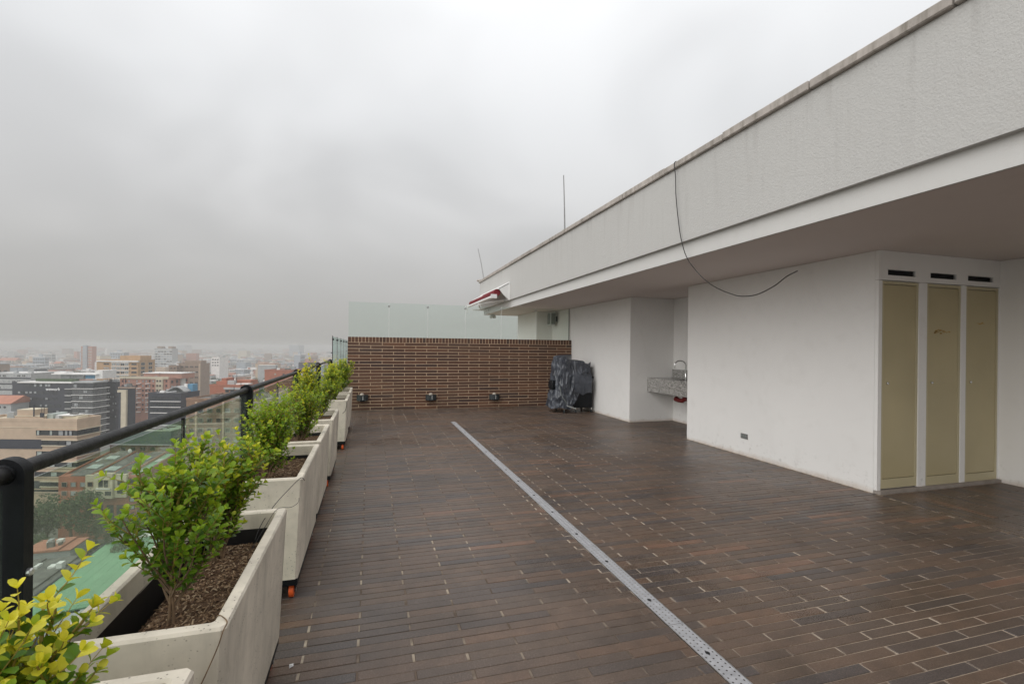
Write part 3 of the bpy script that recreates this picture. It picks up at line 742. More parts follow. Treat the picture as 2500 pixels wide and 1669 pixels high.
# ================================================================== PLANTERS
def leaf_geo(L=1.0, W=.66, cup=.16, bend=.22):
    ts = [0, .26, .6, .88, 1.0]; hw = [0, .30, .5, .37, 0]
    v = [(0, 0, 0)]; 
    for i in (1, 2, 3):
        t = ts[i]; zz = -bend * t * t
        v += [(t, 0, zz), (t, hw[i] * W * 1.0, zz + cup * hw[i] * 2 * W), (t, -hw[i] * W * 1.0, zz + cup * hw[i] * 2 * W)]
    v.append((1, 0, -bend))
    f = [(0, 1, 2), (0, 3, 1), (1, 4, 5, 2), (1, 3, 6, 4), (4, 7, 8, 5), (4, 6, 9, 7), (7, 10, 8), (7, 9, 10)]
    return [Vector((x * L, y * L, z * L)) for x, y, z in v], f
LV, LF = leaf_geo()
LEAFMESH = []
for k in range(10):
    m = MB(); m.add(LV, LF, 0, (k + .5) / 10); LEAFMESH.append(m.mesh('leaf', ['leaf'], smooth=60, tone=True))
def shrub(label, base, H, spread, seed, stems=2, leaf=.034, singles=0, young=.35, yellow=0.0, dens=1.0, lean=(0, 0), group=None):
    R = random.Random(seed); root = thing('box_shrub', label, 'shrub', base, 0, group)
    wood = MB(); twig = MB(); leaves = []
    def walk(p, d, L, n, wob, upb):
        pts = [p.copy()]
        for i in range(n):
            d = (d + Vector((R.uniform(-1, 1), R.uniform(-1, 1), R.uniform(-.6, 1) * .6 + upb)) * wob).normalized(); p = p + d * (L / n); pts.append(p.copy())
        return pts
    def put_leaves(pts, t0, age0, age1, step=.021):
        # decussate pairs along the polyline
        acc = 0; ph = R.uniform(0, 6.28); tot = sum((pts[i + 1] - pts[i]).length for i in range(len(pts) - 1)); run = 0; nxt = tot * t0
        for i in range(len(pts) - 1):
            seg = pts[i + 1] - pts[i]; L = seg.length; d = seg.normalized()
            while nxt <= run + L:
                q = pts[i] + d * (nxt - run); t = nxt / tot; ph += math.pi / 2
                o = d.orthogonal().normalized(); o = Quaternion(d, ph) @ o
                for s in (1, -1):
                    if R.random() < .12: continue
                    oo = o * s; ax = (d * R.uniform(.35, .8) + oo * R.uniform(.7, 1.0) + Vector((0, 0, .25))).normalized()
                    nn = (d * .8 - oo * .4 + Vector((R.uniform(-.3, .3), R.uniform(-.3, .3), .55)))
                    nn = (nn - ax * nn.dot(ax)).normalized()
                    age = age0 + (age1 - age0) * t + R.uniform(-.16, .16)
                    leaves.append((q, ax, nn, leaf * R.uniform(.72, 1.18) * (.8 if t > .93 else 1), age))
                nxt += step * R.uniform(.85, 1.2) / dens
            run += L
        q = pts[-1]; d = (pts[-1] - pts[-2]).normalized()
        for k in range(3):
            o = Quaternion(d, k * 2.1 + ph) @ d.orthogonal().normalized(); ax = (d * 1.0 + o * .5).normalized(); nn = (o * -1 + d * .4); nn = (nn - ax * nn.dot(ax)).normalized()
            leaves.append((q, ax, nn, leaf * R.uniform(.6, .95), age1 + R.uniform(-.08, .14)))
    for s in range(stems):
        az = R.uniform(0, 6.28); tilt = R.uniform(.05, .30)
        d = Vector((math.cos(az) * tilt + lean[0], math.sin(az) * tilt + lean[1], 1)).normalized()
        hh = H * R.uniform(.78, 1.0) if s else H
        st = walk(Vector((R.uniform(-.015, .015), R.uniform(-.03, .03), -.03)), d, hh, 12, .10, .25)
        r0 = .0042 * (H / .5)
        wood.tube(st, [r0 * (1 - .82 * i / 12) + .0012 for i in range(13)], 7)
        put_leaves(st, .55, .45, .78, .024)
        nb = int(13 * dens + R.randint(0, 3))
        for b in range(nb):
            t = .16 + .80 * (b + R.random()) / nb; i = min(11, int(t * 12)); p = st[i].lerp(st[i + 1], t * 12 - i); sd = (st[i + 1] - st[i]).normalized()
            a = b * 2.4 + R.uniform(-.5, .5); o = Quaternion(sd, a) @ sd.orthogonal().normalized()
            ang = R.uniform(.5, 1.0); bd_ = (sd * math.cos(ang) + o * math.sin(ang)).normalized()
            L = spread * R.uniform(.55, 1.1) * (1.05 - .55 * t)
            bp = walk(p, bd_, L, 7, .15, .75)
            (wood if t < .5 else twig).tube(bp, [.0032 * (1 - .7 * q / 7) + .0007 for q in range(8)], 5)
            put_leaves(bp, .22, .28, .62 + .14 * R.random())
            for c in range(int(L / .042 * dens)):
                tt = R.uniform(.2, .9); ii = min(6, int(tt * 7)); q = bp[ii].lerp(bp[ii + 1], tt * 7 - ii); qd = (bp[ii + 1] - bp[ii]).normalized()
                oo = Quaternion(qd, R.uniform(0, 6.28)) @ qd.orthogonal().normalized(); an = R.uniform(.5, 1.0)
                tp = walk(q, (qd * math.cos(an) + oo * math.sin(an) + Vector((0, 0, .25))).normalized(), R.uniform(.05, .13), 4, .14, .6)
                twig.tube(tp, [.0016, .0014, .0012, .001, .0007], 4, cap=False)
                put_leaves(tp, .12, .30, .60 + .2 * R.random())
    wood.build('branches', ['bark'], root, 60, local=True); stuff(twig.build('twigs', ['twig'], root, 60, local=True))
    big = []; rest = MB()
    for (q, ax, nn, L, age) in leaves:
        tone = max(0.03, min(.99, .05 + age * .75 * (.55 + young))) 
        hgt = q.z / H
        if yellow and age > .50: tone = min(.99, tone + yellow * max(0, (hgt - .52)) * R.uniform(.4, 1.7))
        side = nn.cross(ax); MX = Matrix((ax, side, nn)).transposed()
        wpos = Vector(base) + q
        big.append(((wpos - CAM).length / L, q, MX, L, tone))
    if singles:
        def inview(e):
            pr = project(Vector(base) + e[1]); return pr is not None and -20 < pr[0] < 2520 and -20 < pr[1] < 1690
        big.sort(key=lambda e: (not inview(e), e[0]))
    for i, (dist, q, MX, L, tone) in enumerate(big):
        if i < singles:
            o = link('leaf', LEAFMESH[int(tone * 10)], root); m4 = MX.to_4x4(); m4 = Matrix.Translation(q) @ m4 @ Matrix.Scale(L, 4); o.matrix_local = m4
        else: rest.add([q + MX @ (v * L) for v in LV], LF, 0, tone)
    stuff(rest.build('foliage', ['leaf'], root, 60, tone=True, local=True))
    return root

def ring(hw, hl, c, z):
    return [(hw - c, -hl, z), (hw, -hl + c, z), (hw, hl - c, z), (hw - c, hl, z), (-hw + c, hl, z), (-hw, hl - c, z), (-hw, -hl + c, z), (-hw + c, -hl, z)]
PLG = 'concrete planters on wheels along the railing'
def planter(label, xr, y0, y1, rot, seed, soilz=.60, chips=300, ztop=.70, soilgap=(.0, .0)):
    R = random.Random(seed); hw, hl = .205, (y1 - y0) / 2; cx, cyy = xr - hw, (y0 + y1) / 2
    t = thing('planter_box', label, 'planter', (cx, cyy, 0), rot, PLG)
    rings = [ring(hw - .024, hl - .018, .014, .122), ring(hw - .003, hl - .003, .012, ztop - .05), ring(hw, hl, .012, ztop - .008), ring(hw - .005, hl - .005, .012, ztop), ring(hw - .034, hl - .034, .010, ztop), ring(hw - .040, hl - .040, .010, ztop - .007), ring(hw - .046, hl - .046, .010, ztop - .075)]
    vs = [q for r in rings for q in r]
    for i, q in enumerate(vs):
        n = mnoise.noise(Vector((q[0] * 4 + seed, q[1] * 4, q[2] * 3))) * .004; vs[i] = (q[0] + n, q[1] + n * .6, q[2] + n * .6)
    fs = [tuple(range(8))[::-1]]
    for r in range(len(rings) - 1):
        for k in range(8): fs.append((r * 8 + k, r * 8 + (k + 1) % 8, (r + 1) * 8 + (k + 1) % 8, (r + 1) * 8 + k))
    m = MB(); m.add(vs, fs); m.build('shell', ['planter'], t, 35, local=True)
    m = MB(); a = ring(hw - .047, hl - .047, .01, ztop - .07); b = ring(hw - .055, hl - .055, .01, .45)
    m.add(a + b, [(k, (k + 1) % 8, 8 + (k + 1) % 8, 8 + k) for k in range(8)] + [tuple(range(8, 16))]); m.build('liner', ['liner'], t, local=True)
    # soil mound
    m = MB(); nx, ny = 22, 48; g = {}
    sx, sy = hw - .056, hl - .056
    def sz(x, y):
        ex = max(0, (abs(x + soilgap[0] * .0) / sx)); e = max(0, (x / sx * -1 - (.45 if soilgap[0] else 2)) ) 
        ey = max(0, (-y / sy - .62)) * soilgap[1] + max(0, (y / sy - .80)) * soilgap[1]
        return soilz + .014 * mnoise.noise(Vector((x * 9 + seed, y * 9, 0))) + .007 * mnoise.noise(Vector((x * 40, y * 40, seed))) - .16 * e - .35 * ey * .4
    for i in range(nx + 1):
        for j in range(ny + 1):
            x = -sx + 2 * sx * i / nx; y = -sy + 2 * sy * j / ny; g[i, j] = (x, y, sz(x, y))
    m.add([g[i, j] for i in range(nx + 1) for j in range(ny + 1)], [(i * (ny + 1) + j, (i + 1) * (ny + 1) + j, (i + 1) * (ny + 1) + j + 1, i * (ny + 1) + j + 1) for i in range(nx) for j in range(ny)])
    so = m.build('soil', ['soil'], t, 60, local=True)
    if chips:
        m = MB()
        for k in range(chips):
            x = R.uniform(-sx, sx) * .97; y = R.uniform(-sy, sy) * .97; z = sz(x, y) + .002; L = R.uniform(.004, .011); W = R.uniform(.0012, .003); a = R.uniform(0, 3.14)
            dx, dy = math.cos(a) * L, math.sin(a) * L; px, py = -math.sin(a) * W, math.cos(a) * W; tz = R.uniform(-.003, .004)
            m.add([(x - dx - px, y - dy - py, z - tz), (x + dx - px, y + dy - py, z + tz), (x + dx + px, y + dy + py, z + tz), (x - dx + px, y - dy + py, z - tz), (x, y, z + .004)], [(0, 1, 4), (1, 2, 4), (2, 3, 4), (3, 0, 4)], 0, R.random())
        stuff(m.build('bark_chips', ['chip'], so, tone=True, local=True))
    f = MB(); f.box(-hw + .03, hw - .028, -hl + .022, hl - .022, .084, .1215); f.build('base_frame', ['blackmetal'], t, local=True)
    for sxx in (-1, 1):
        for syy in (-1, 1):
            x, y = sxx * (hw - .062), syy * (hl - .07); ro = R.uniform(0, 3.14)
            c = MB(); c.box(x - .03, x + .03, y - .03, y + .03, .078, .0835); c.box(x - .022, x - .0165, y - .016, y + .016, .034, .078); c.box(x + .0165, x + .022, y - .016, y + .016, .034, .078)
            c = c.build('caster', ['blackmetal'], t, local=True)
            w_ = MB().lathe([(.026, -.015), (.0375, -.012), (.0385, 0), (.0375, .012), (.026, .015)], (x, y, .0385), 'x', 20).build('wheel', ['orange'], c, 50, local=True)
            MB().lathe([(.012, -.0235), (.012, .0235)], (x, y, .0385), 'x', 10).build('hub', ['steel'], w_, 40, local=True)
    return t
PL = [(-.384, .33, 1.285, .0, 'pale concrete planter with shrub of bright yellow leaves', .62, 300, (0, 0)),
      (-.362, 1.435, 2.43, .0, 'concrete planter with exposed bark soil and black wire down its corner', .595, 2600, (1, 1)),
      (-.362, 2.95, 3.95, .004, 'concrete planter with bare soil on terrace side and dense green shrubs', .615, 1400, (0, .5)),
      (-.366, 4.06, 4.93, .0, 'concrete planter with wavy chipped rim, wedged against its neighbour', .60, 300, (0, 0)),
      (-.352, 5.22, 6.10, -.006, 'concrete planter with the yellowest tall shrub', .62, 200, (0, 0)),
      (-.298, 7.08, 7.98, .0, 'concrete planter with thin cable hanging out over its front', .62, 150, (0, 0)),
      (-.300, 8.32, 9.28, .006, 'concrete planter standing last before the brick wall', .62, 100, (0, 0))]
for i, (xr, a, b, ro, lb, sz_, ch, gap) in enumerate(PL): planter(lb, xr, a, b, ro, 20 + i, sz_, ch, .70, gap)
SG = 'box shrubs growing in the planters'
shrub('shrub with bright yellow new leaves in the pale planter', (-.615, .96, .59), .42, .18, 3, 10, .0255, 300, .46, 1.15, 1.0, (.0, .02), SG)
shrub('open green shrub with bare forked stem in the exposed soil planter', (-.575, 1.72, .59), .47, .31, 7, 2, .0275, 300, .60, .03, 1.0, (.05, .05), SG)
shrub('tall leafy light green shrub at far end of exposed soil planter', (-.575, 2.16, .59), .48, .22, 12, 5, .0265, 300, .80, .08, 1.0, (.0, .02), SG)
shrub('dense fresh green shrub in planter with bare soil strip', (-.60, 3.22, .61), .46, .22, 21, 6, .022, 0, .7, 0, 1.15, (0, 0), SG)
shrub('airy olive green shrub behind the dense green one', (-.62, 3.72, .61), .46, .20, 22, 4, .022, 0, .7, .1, 1.0, (0, 0), SG)
shrub('green shrub in planter with chipped rim', (-.57, 4.40, .60), .48, .22, 31, 5, .022, 0, .7, .15, 1.1, (0, 0), SG)
shrub('tall yellow green shrub rising above the handrail', (-.57, 5.45, .62), .62, .19, 41, 5, .023, 0, .85, .5, 1.15, (0, 0), SG)
shrub('yellow green shrub leaning over planter rim', (-.52, 5.85, .62), .46, .22, 42, 4, .023, 0, .65, .2, 1.0, (.08, 0), SG)
shrub('bushy bright green shrub with cable beside it', (-.54, 7.35, .62), .52, .22, 51, 6, .024, 0, .78, .2, 1.1, (0, 0), SG)
shrub('green shrub in middle of cable planter', (-.52, 7.75, .62), .46, .20, 52, 5, .024, 0, .5, .2, 1.0, (0, 0), SG)
shrub('bushy shrub beside the brick wall end', (-.52, 8.65, .62), .58, .24, 61, 6, .025, 0, .78, .2, 1.1, (0, 0), SG)
shrub('low green shrub nearest the brick wall', (-.50, 9.05, .62), .46, .20, 62, 5, .025, 0, .5, .1, 1.0, (0, 0), SG)
# wires and hose
def wire(label, pts, r=.0022, mat='cable', cat='wire'):
    return tag(MB().tube(catmull(pts, 5), r, 6).build('irrigation_wire', [mat], None, 60), label, cat)
wire('thin dark wire running down the front corner of a planter', [(-.46, 1.60, .60), (-.42, 1.55, .66), (-.395, 1.50, .7035), (-.365, 1.462, .7025), (-.366, 1.431, .695), (-.378, 1.431, .655), (-.402, 1.433, .595), (-.428, 1.436, .535), (-.455, 1.439, .47)], .0017, 'bark')
wire('dark wire looping between two planters', [(-.47, 2.30, .61), (-.452, 2.36, .665), (-.428, 2.55, .69), (-.40, 2.76, .698), (-.374, 2.935, .702), (-.358, 2.945, .699), (-.352, 2.945, .685)], .0018)
wire('short curly wire end at the planter corner', [(-.46, 2.20, .61), (-.43, 2.30, .665), (-.40, 2.40, .705), (-.352, 2.46, .69), (-.325, 2.49, .70), (-.322, 2.50, .72)], .0012)
wire('ochre irrigation hose along the inner planter rim', [(-.425, 2.36, .64), (-.418, 2.2, .655), (-.415, 2.0, .657), (-.418, 1.85, .652), (-.43, 1.70, .62)], .0045, 'hose', 'hose')
wire('thin cable trailing over planter in front of brick wall', [(-.45, 7.2, .64), (-.36, 7.15, .70), (-.31, 7.07, .66), (-.325, 7.06, .56), (-.36, 7.06, .52)], .004)
tag(MB().add([(-.335, 2.345, .002), (-.318, 2.352, .006), (-.322, 2.375, .004), (-.338, 2.362, .010), (-.325, 2.352, .012)], [(0, 1, 4), (1, 2, 4), (2, 3, 4), (3, 0, 4)]).build('paper_scrap', ['paper'], None), 'tiny white paper scrap on the floor beside a planter', 'litter')

# ================================================================== CITY
GZ = -53.5
random.seed(77)
def cm(name, col, rough=.85, var=.10, scale=.35, spec=.3, metal=0):
    MT[name] = simple('city ' + name, col, rough, metal, var, scale, spec=spec)
cm('c_tan', (.50, .385, .285)); cm('c_cream', (.56, .50, .38)); cm('c_dark', (.030, .034, .048), .6); cm('c_glass', (.028, .033, .038), .3, .2, .2, .35)
cm('c_blind', (.34, .36, .37), .4, .25, .5); cm('c_white', (.72, .71, .69)); cm('c_grey', (.40, .41, .41)); cm('c_pink', (.43, .225, .170)); cm('c_red', (.36, .145, .095))
cm('c_beige', (.45, .29, .165)); cm('c_brown', (.30, .22, .17)); cm('c_copper', (.052, .085, .07), .7, .25); cm('c_green', (.19, .36, .22), .6, .12, .15); cm('c_sheet', (.15, .145, .135), .85, .4, .5)
cm('c_terra', (.42, .19, .13)); cm('c_asphalt', (.06, .062, .065)); cm('c_palegreen', (.30, .36, .28)); cm('c_blue', (.10, .26, .40)); cm('c_tintbrick', (.26, .165, .115), .8, .25, .6); cm('c_foliage', (.055, .085, .04), .8, .5, .6)
cm('c_ground', (.17, .17, .15), .9, .35, .02); cm('c_skyl', (.40, .45, .42), .4, .2, .5); cm('c_greyblue', (.34, .38, .42)); cm('c_letter', (.85, .85, .85), .5, .02)
ground = MB().add([city(-7000, -3000, GZ), city(7000, -3000, GZ), city(7000, 7000, GZ), city(-7000, 7000, GZ)], [(0, 1, 2, 3)]).build('ground', ['c_ground']); struct(ground)
WCACHE = {}
def win_mesh(w, h, fm, gm, fr=.12):
    key = (round(w, 2), round(h, 2), fm, gm)
    if key not in WCACHE:
        m = MB(); d = .16
        m.box(0, w, -d, 0, 0, fr, 0); m.box(0, w, -d, 0, h - fr, h, 0); m.box(0, fr, -d, 0, fr, h - fr, 0); m.box(w - fr, w, -d, 0, fr, h - fr, 0)
        if w > 2.2: m.box(w / 2 - .05, w / 2 + .05, -d, 0, fr, h - fr, 0)
        m.add([(fr, -.04, fr), (w - fr, -.04, fr), (w - fr, -.04, h - fr), (fr, -.04, h - fr)], [(0, 1, 2, 3)], 1)
        WCACHE[key] = m.mesh('window', [fm, gm])
    return WCACHE[key]
class CB:
    def __init__(s, name, label, u0, u1, vt, b, depth, wall, group=None, cat='building', roof='c_sheet', rot=0, body=True, parapet=.6, vbase=None):
        s.b = b; s.a0, z = at_b(u0, vt, b); a1, z1 = at_b(u1, vt, b); s.w = a1 - s.a0; s.h = (z + z1) / 2 - GZ; s.d = depth; s.u0, s.u1, s.vt = u0, u1, vt
        s.o = thing(name, label, cat, city(s.a0, b, GZ), -YAW + rot, group)
        s.body = None
        if body:
            s.body = MB().box(0, s.w, 0, depth, 0, s.h).build('wall', [wall], s.o, local=True)
            if parapet:
                m = MB(); t = .35; m.box(-.1, s.w + .1, -.1, t, s.h, s.h + parapet); m.box(-.1, s.w + .1, depth - t, depth + .1, s.h, s.h + parapet); m.box(-.1, t, t, depth - t, s.h, s.h + parapet); m.box(s.w - t, s.w + .1, t, depth - t, s.h, s.h + parapet)
                m.build('parapet', [wall], s.o, local=True)
                MB().box(t, s.w - t, t, depth - t, s.h + .004, s.h + .12).build('roof', [roof], s.o, local=True)
                rq = random.Random(int(u0 * 7 + b))
                for q in range(5):
                    px = rq.uniform(.1, .8) * s.w; py = rq.uniform(.15, .75) * depth; zz = s.h + .12
                    if q < 3: MB().box(px, px + rq.uniform(1, 3), py, py + rq.uniform(.8, 2), zz, zz + rq.uniform(.8, 2.2)).build('roof_unit', [rq.choice(('c_white', 'c_grey', 'c_blind', 'c_sheet'))], s.o, local=True)
                    else: MB().tube([(px, py, zz), (px, py, zz + rq.uniform(3, 5))], .09, 5).build('roof_mast', ['c_dark'], s.o, local=True)
    def X(s, u): return at_b(u, s.vt, s.b)[0] - s.a0
    def Z(s, v, u=None): return at_b(s.u0 if u is None else u, v, s.b)[1] - GZ
    def box(s, nm, mat, x0, x1, y0, y1, z0, z1, par=None): return MB().box(x0, x1, y0, y1, z0, z1).build(nm, [mat], par or s.o, local=True)
    def pbox(s, nm, mat, u0, u1, v0, v1, y0=-.3, y1=.3): return s.box(nm, mat, s.X(u0), s.X(u1), y0, y1, s.Z(v1, u0), s.Z(v0, u0))
    def win(s, x, z, w, h, fm='c_grey', gm='c_glass', y=0, side=False):
        o = link('window', win_mesh(w, h, fm, gm), s.o)
        if side: o.location = (s.w + .002, x, z); o.rotation_euler = (0, 0, math.pi / 2)
        else: o.location = (x, y - .002, z)
        return o
    def pwin(s, u0, u1, v0, v1, fm='c_grey', gm='c_glass', y=0):
        return s.win(s.X(u0), s.Z(v1, u0), s.X(u1) - s.X(u0), s.Z(v0, u0) - s.Z(v1, u0), fm, gm, y)
    def grid(s, us, vs, du, dv, fm='c_grey', gms=('c_glass',)):
        for v in vs:
            for u in us: s.pwin(u, u + du, v, v + dv, fm, random.choice(gms))
    def sidegrid(s, ny, nz, wy, hz, z0, z1, fm='c_grey', gms=('c_glass',)):
        for j in range(nz):
            for i in range(ny):
                s.win((i + .5) * s.d / ny - wy / 2, z0 + (z1 - z0) * j / max(1, nz - 1), wy, hz, fm, random.choice(gms), side=True)

# --- dark office block with lettering
W = CB('office_block', 'dark charcoal office block with white lettering and banded glass corner', 30, 182, 936, 275, 18, 'c_dark', parapet=.8)
GL = ('c_glass', 'c_blind', 'c_blind')
for (v, us) in ((936.5, [62, 69, 76, 83, 90, 97, 110, 117]), (954.5, [44, 52, 62, 72, 83, 93, 112, 122, 132]), (970, [52, 62, 72, 83, 92, 101, 111, 121, 131]), (986.5, [44, 53, 62, 72, 83, 98, 110, 121, 132, 141]), (1001, [92, 101, 120, 129, 138])):
    W.pbox('window_band', 'c_glass', us[0] - 2, min(157, us[-1] + 10), v - .4, v + 6.4, -.08, .1)
    for u in us:
        if random.random() < .72: W.pwin(u, u + 7.2, v, v + 5.6 + (1.5 if v < 940 else 0), 'c_dark', random.choice(GL), -.1)
for v in (949, 965, 981, 997, 1012):
    W.pbox('slot_window', 'c_glass', 160, 175, v + 1, v + 13, -.12, .1)
    W.pbox('slot_sill', 'c_white', 160, 176, v - .6, v + .5, -.6, .1)
W.pbox('roof_edge', 'c_white', 44, 182, 931.5, 934, -.6, 10)
tx = bpy.data.curves.new('lettering', 'FONT'); tx.body = 'wework'; tx.size = 3.1; tx.extrude = .1; tx.offset = .03; tx.space_character = 1.02
to = bpy.data.objects.new('tmp', tx); COL.objects.link(to); bpy.context.view_layer.update()
me = bpy.data.meshes.new_from_object(to); bpy.data.objects.remove(to)
xs = [v.co.x for v in me.vertices]; sc = (W.X(149.5) - W.X(114)) / (max(xs) - min(xs))
for v in me.vertices: v.co = Vector((v.co.x * sc, -v.co.z, v.co.y * sc))
me.materials.clear(); me.materials.append(MT['c_letter'])
le = link('sign_lettering', me, W.o); le.location = (W.X(114), -.5, W.Z(952.6, 114))
# banded glass corner belongs to the same block
x0, x1 = W.X(178), W.X(228); dz = 9.0
cg = W.box('glass_corner', 'c_glass', x0, x1, -.5, dz, 0, W.Z(934, 178))
W.box('corner_roof', 'c_grey', x0 - .2, x1 + .4, -.8, dz + .4, W.Z(934, 178), W.Z(931, 178))
for i in range(8):
    z = W.Z(948 + i * 15.3, 178)
    W.box('fin', 'c_white', x0 + .3, x1 + .9, -1.4, dz + 1.4, z - .16, z + .16)
    for k in (1, 2): W.box('transom', 'c_grey', x0 + .3, x1 + .14, -.66, dz, z - k * 1.2 - .09, z - k * 1.2 + .09)
for k in range(1, 9): W.box('mullion', 'c_dark', x0 + (x1 - x0) * k / 9 - .07, x0 + (x1 - x0) * k / 9 + .07, -.64, -.5, 0, W.Z(935, 178))
for k in range(1, 4): W.box('mullion', 'c_dark', x1, x1 + .13, dz * k / 4 - .08, dz * k / 4 + .08, 0, W.Z(935, 178))
for k in range(9): W.box('blind', 'c_blind', x0 + 1 + random.random() * (x1 - x0 - 4), x0 + 3.2 + random.random() * 1 + random.random() * (x1 - x0 - 5), -.56, -.505, W.Z(962 + 15.3 * (k % 5), 178), W.Z(962 + 15.3 * (k % 5), 178) + 1.6) if False else None
for (ua, ub, v) in ((196, 204, 966), (182, 190, 938), (184, 192, 984), (210, 218, 1000), (205, 214, 952)):
    W.box('blind', 'c_blind', W.X(ua), W.X(ub), -.58, -.505, W.Z(v + 7, ua), W.Z(v, ua))
# rooftop terrace things on it
W.box('roof_canopy', 'c_white', W.X(100), W.X(212), 6, 16, W.Z(915, 100), W.Z(912.5, 100))
W.box('roof_box', 'c_white', W.X(203), W.X(221), 8, 18, W.Z(926, 203), W.Z(905, 203))
W.box('roof_room', 'c_blind', W.X(112), W.X(170), 9, 15, W.Z(926, 112), W.Z(915, 112))
W.box('roof_planting', 'c_foliage', W.X(70), W.X(170), 4, 6, W.Z(931, 70), W.Z(925, 70))
W.box('roof_mural', 'c_blue', W.X(176), W.X(199), 8.6, 9, W.Z(926, 176), W.Z(917, 176))
W.box('roof_tank', 'c_white', W.X(95), W.X(124), 9, 14, W.Z(913, 95), W.Z(909, 95))
B = CB('office_annex', 'plain dark office annex beside the banded glass corner', 253, 283, 934, 290, 3, 'c_dark')
B.grid([257, 263, 269, 275, 281], [950, 966, 982, 998, 1014], 4.4, 5, 'c_dark', ('c_glass', 'c_glass', 'c_blind'))
B = CB('slab_block', 'dark block with tall cream vertical slab frame', 290, 313, 946, 250, 5, 'c_dark')
B.pbox('cream_slab', 'c_cream', 300, 312, 951, 1100, -1.2, .3); B.pbox('cream_head', 'c_cream', 291, 300, 951, 957, -1.2, .3)
B.pbox('roof_rim', 'c_brown', 289.5, 331, 944, 947.5, -.4, .4)

# --- tan stepped office building
T = CB('tan_building', 'tan stepped office building with wraparound ribbon windows and dark bands', -60, 188, 1028, 150, 8.6, 'c_tan', roof='c_cream', parapet=.9)
T.box('upper_block', 'c_tan', T.X(20), T.X(91), 2, 8, T.h, T.Z(1018, 20)); T.box('stair_block', 'c_tan', T.X(22), T.X(63), 2.5, 7, T.h + .01, T.Z(1003, 22))
T.box('block_cap', 'c_cream', T.X(19.5), T.X(91.5), 1.9, 8.1, T.Z(1018, 20), T.Z(1016.6, 20)); T.box('block_cap', 'c_cream', T.X(21.5), T.X(63.5), 2.4, 7.1, T.Z(1003, 22), T.Z(1001.6, 22))
T.box('roof_pavilion', 'c_skyl', T.X(92), T.X(107), 3, 8, T.h, T.Z(1013, 92)); T.box('roof_slab', 'c_white', T.X(107), T.X(150), 4, 8.4, T.Z(1019, 107), T.Z(1017, 107)); T.box('roof_room', 'c_cream', T.X(104), T.X(160), 4.4, 8.2, T.h, T.Z(1020, 107))
T.box('dark_opening', 'c_dark', T.X(114) - 4, T.X(122) - 4, 1.88, 2.1, T.h + 1, T.h + 2.4)
sw = 26.0      # stepped right wing runs back to the right
for k, (v0, v1, ul) in enumerate(((1049, 1062, 89), (1074, 1086, 104), (1100, 1112, 90), (1127, 1139, 92), (1150, 1162, 86), (1175, 1186, 101), (1193, 1199, 58))):
    z0, z1 = T.Z(v1, ul), T.Z(v0, ul); x0 = T.X(ul)
    if k in (1, 3, 5): T.box('dark_band', 'c_dark', -1, x0, -.18, .1, z0 - 1.2, z1 + .2)
    T.box('ribbon_recess', 'c_glass', x0, T.w + .05, -.05, .2, z0, z1); T.box('ribbon_recess', 'c_glass', T.w - .2, T.w + .06, .2, 8.3, z0, z1)
    T.box('ribbon_sill', 'c_cream' if k % 2 else 'c_tan', x0, T.w + .5, -.45, .2, z0 - .28, z0); T.box('ribbon_sill', 'c_cream', T.w + .06, T.w + .5, .2, 8.6, z0 - .28, z0)
    T.box('ribbon_head', 'c_cream' if k % 2 else 'c_tan', x0, T.w + .5, -.45, .2, z1, z1 + .2); T.box('ribbon_head', 'c_cream', T.w + .06, T.w + .5, .2, 8.6, z1, z1 + .2)
    hw = z1 - z0 - .05; u = x0 + .1
    while u < T.w - 1.5:
        wd = random.choice((1.1, 1.8, 2.2)); 
        if random.random() < .62: T.win(u, z0 + .02, wd, hw, 'c_dark', random.choice(('c_blind', 'c_skyl', 'c_glass')), -.06)
        u += wd + .25
    yy = .8
    while yy < 6.4: T.win(yy, z0 + .02, 2.0, hw, 'c_dark', random.choice(('c_blind', 'c_skyl', 'c_glass')), side=True); yy += 2.4
for v in (1043, 1094, 1145): T.box('string_course', 'c_cream', -.1, T.w + .1, -.12, .05, T.Z(v, 60) - .07, T.Z(v, 60) + .07)
T.box('mast', 'c_dark', T.X(70) - .12, T.X(70) + .12, 1.5, 1.74, T.Z(1018, 70), T.Z(990, 70))

# --- red brick and cream town houses in front of it
H = CB('town_houses', 'red brick town houses with projecting cream centre and grey sloping roofs', 143, 334, 1163, 135, 17, 'c_red', parapet=0)
H.pbox('cream_bay', 'c_cream', 213, 238, 1158, 1211, -.6, .2); H.pbox('cream_bay', 'c_cream', 238, 283, 1153, 1213, -1.2, .2); H.pbox('cream_bay', 'c_cream', 284, 313, 1156, 1212, -.6, .2)
for v in (1176, 1197.5, 1221): 
    for u in (151, 173, 196): H.pwin(u, u + 13.5, v, v + 12, 'c_brown', random.choice(('c_glass', 'c_blind')))
H.pwin(249, 275, 1167, 1187, 'c_cream', 'c_glass', -1.2); H.pbox('bay_sill', 'c_white', 245, 279, 1188, 1190, -1.5, -1.2)
for u in (243, 266): H.pwin(u, u + 14, 1196, 1205, 'c_dark', 'c_glass', -1.2)
H.pwin(291, 306, 1170, 1182, 'c_brown', 'c_glass', -.6); H.pwin(291, 305, 1191, 1202, 'c_dark', 'c_glass', -.6); H.pwin(219, 232, 1174, 1186, 'c_brown', 'c_glass', -.6); H.pwin(219, 232, 1194, 1204, 'c_brown', 'c_glass', -.6)
for v in (1168, 1190, 1213, 1231): H.pwin(317, 330, v, v + 11, 'c_dark', random.choice(('c_glass', 'c_blind')))
for u in (180, 210, 236, 262, 286): H.pbox('ground_opening', 'c_dark', u, u + 16, 1232, 1255, -.1, .2)
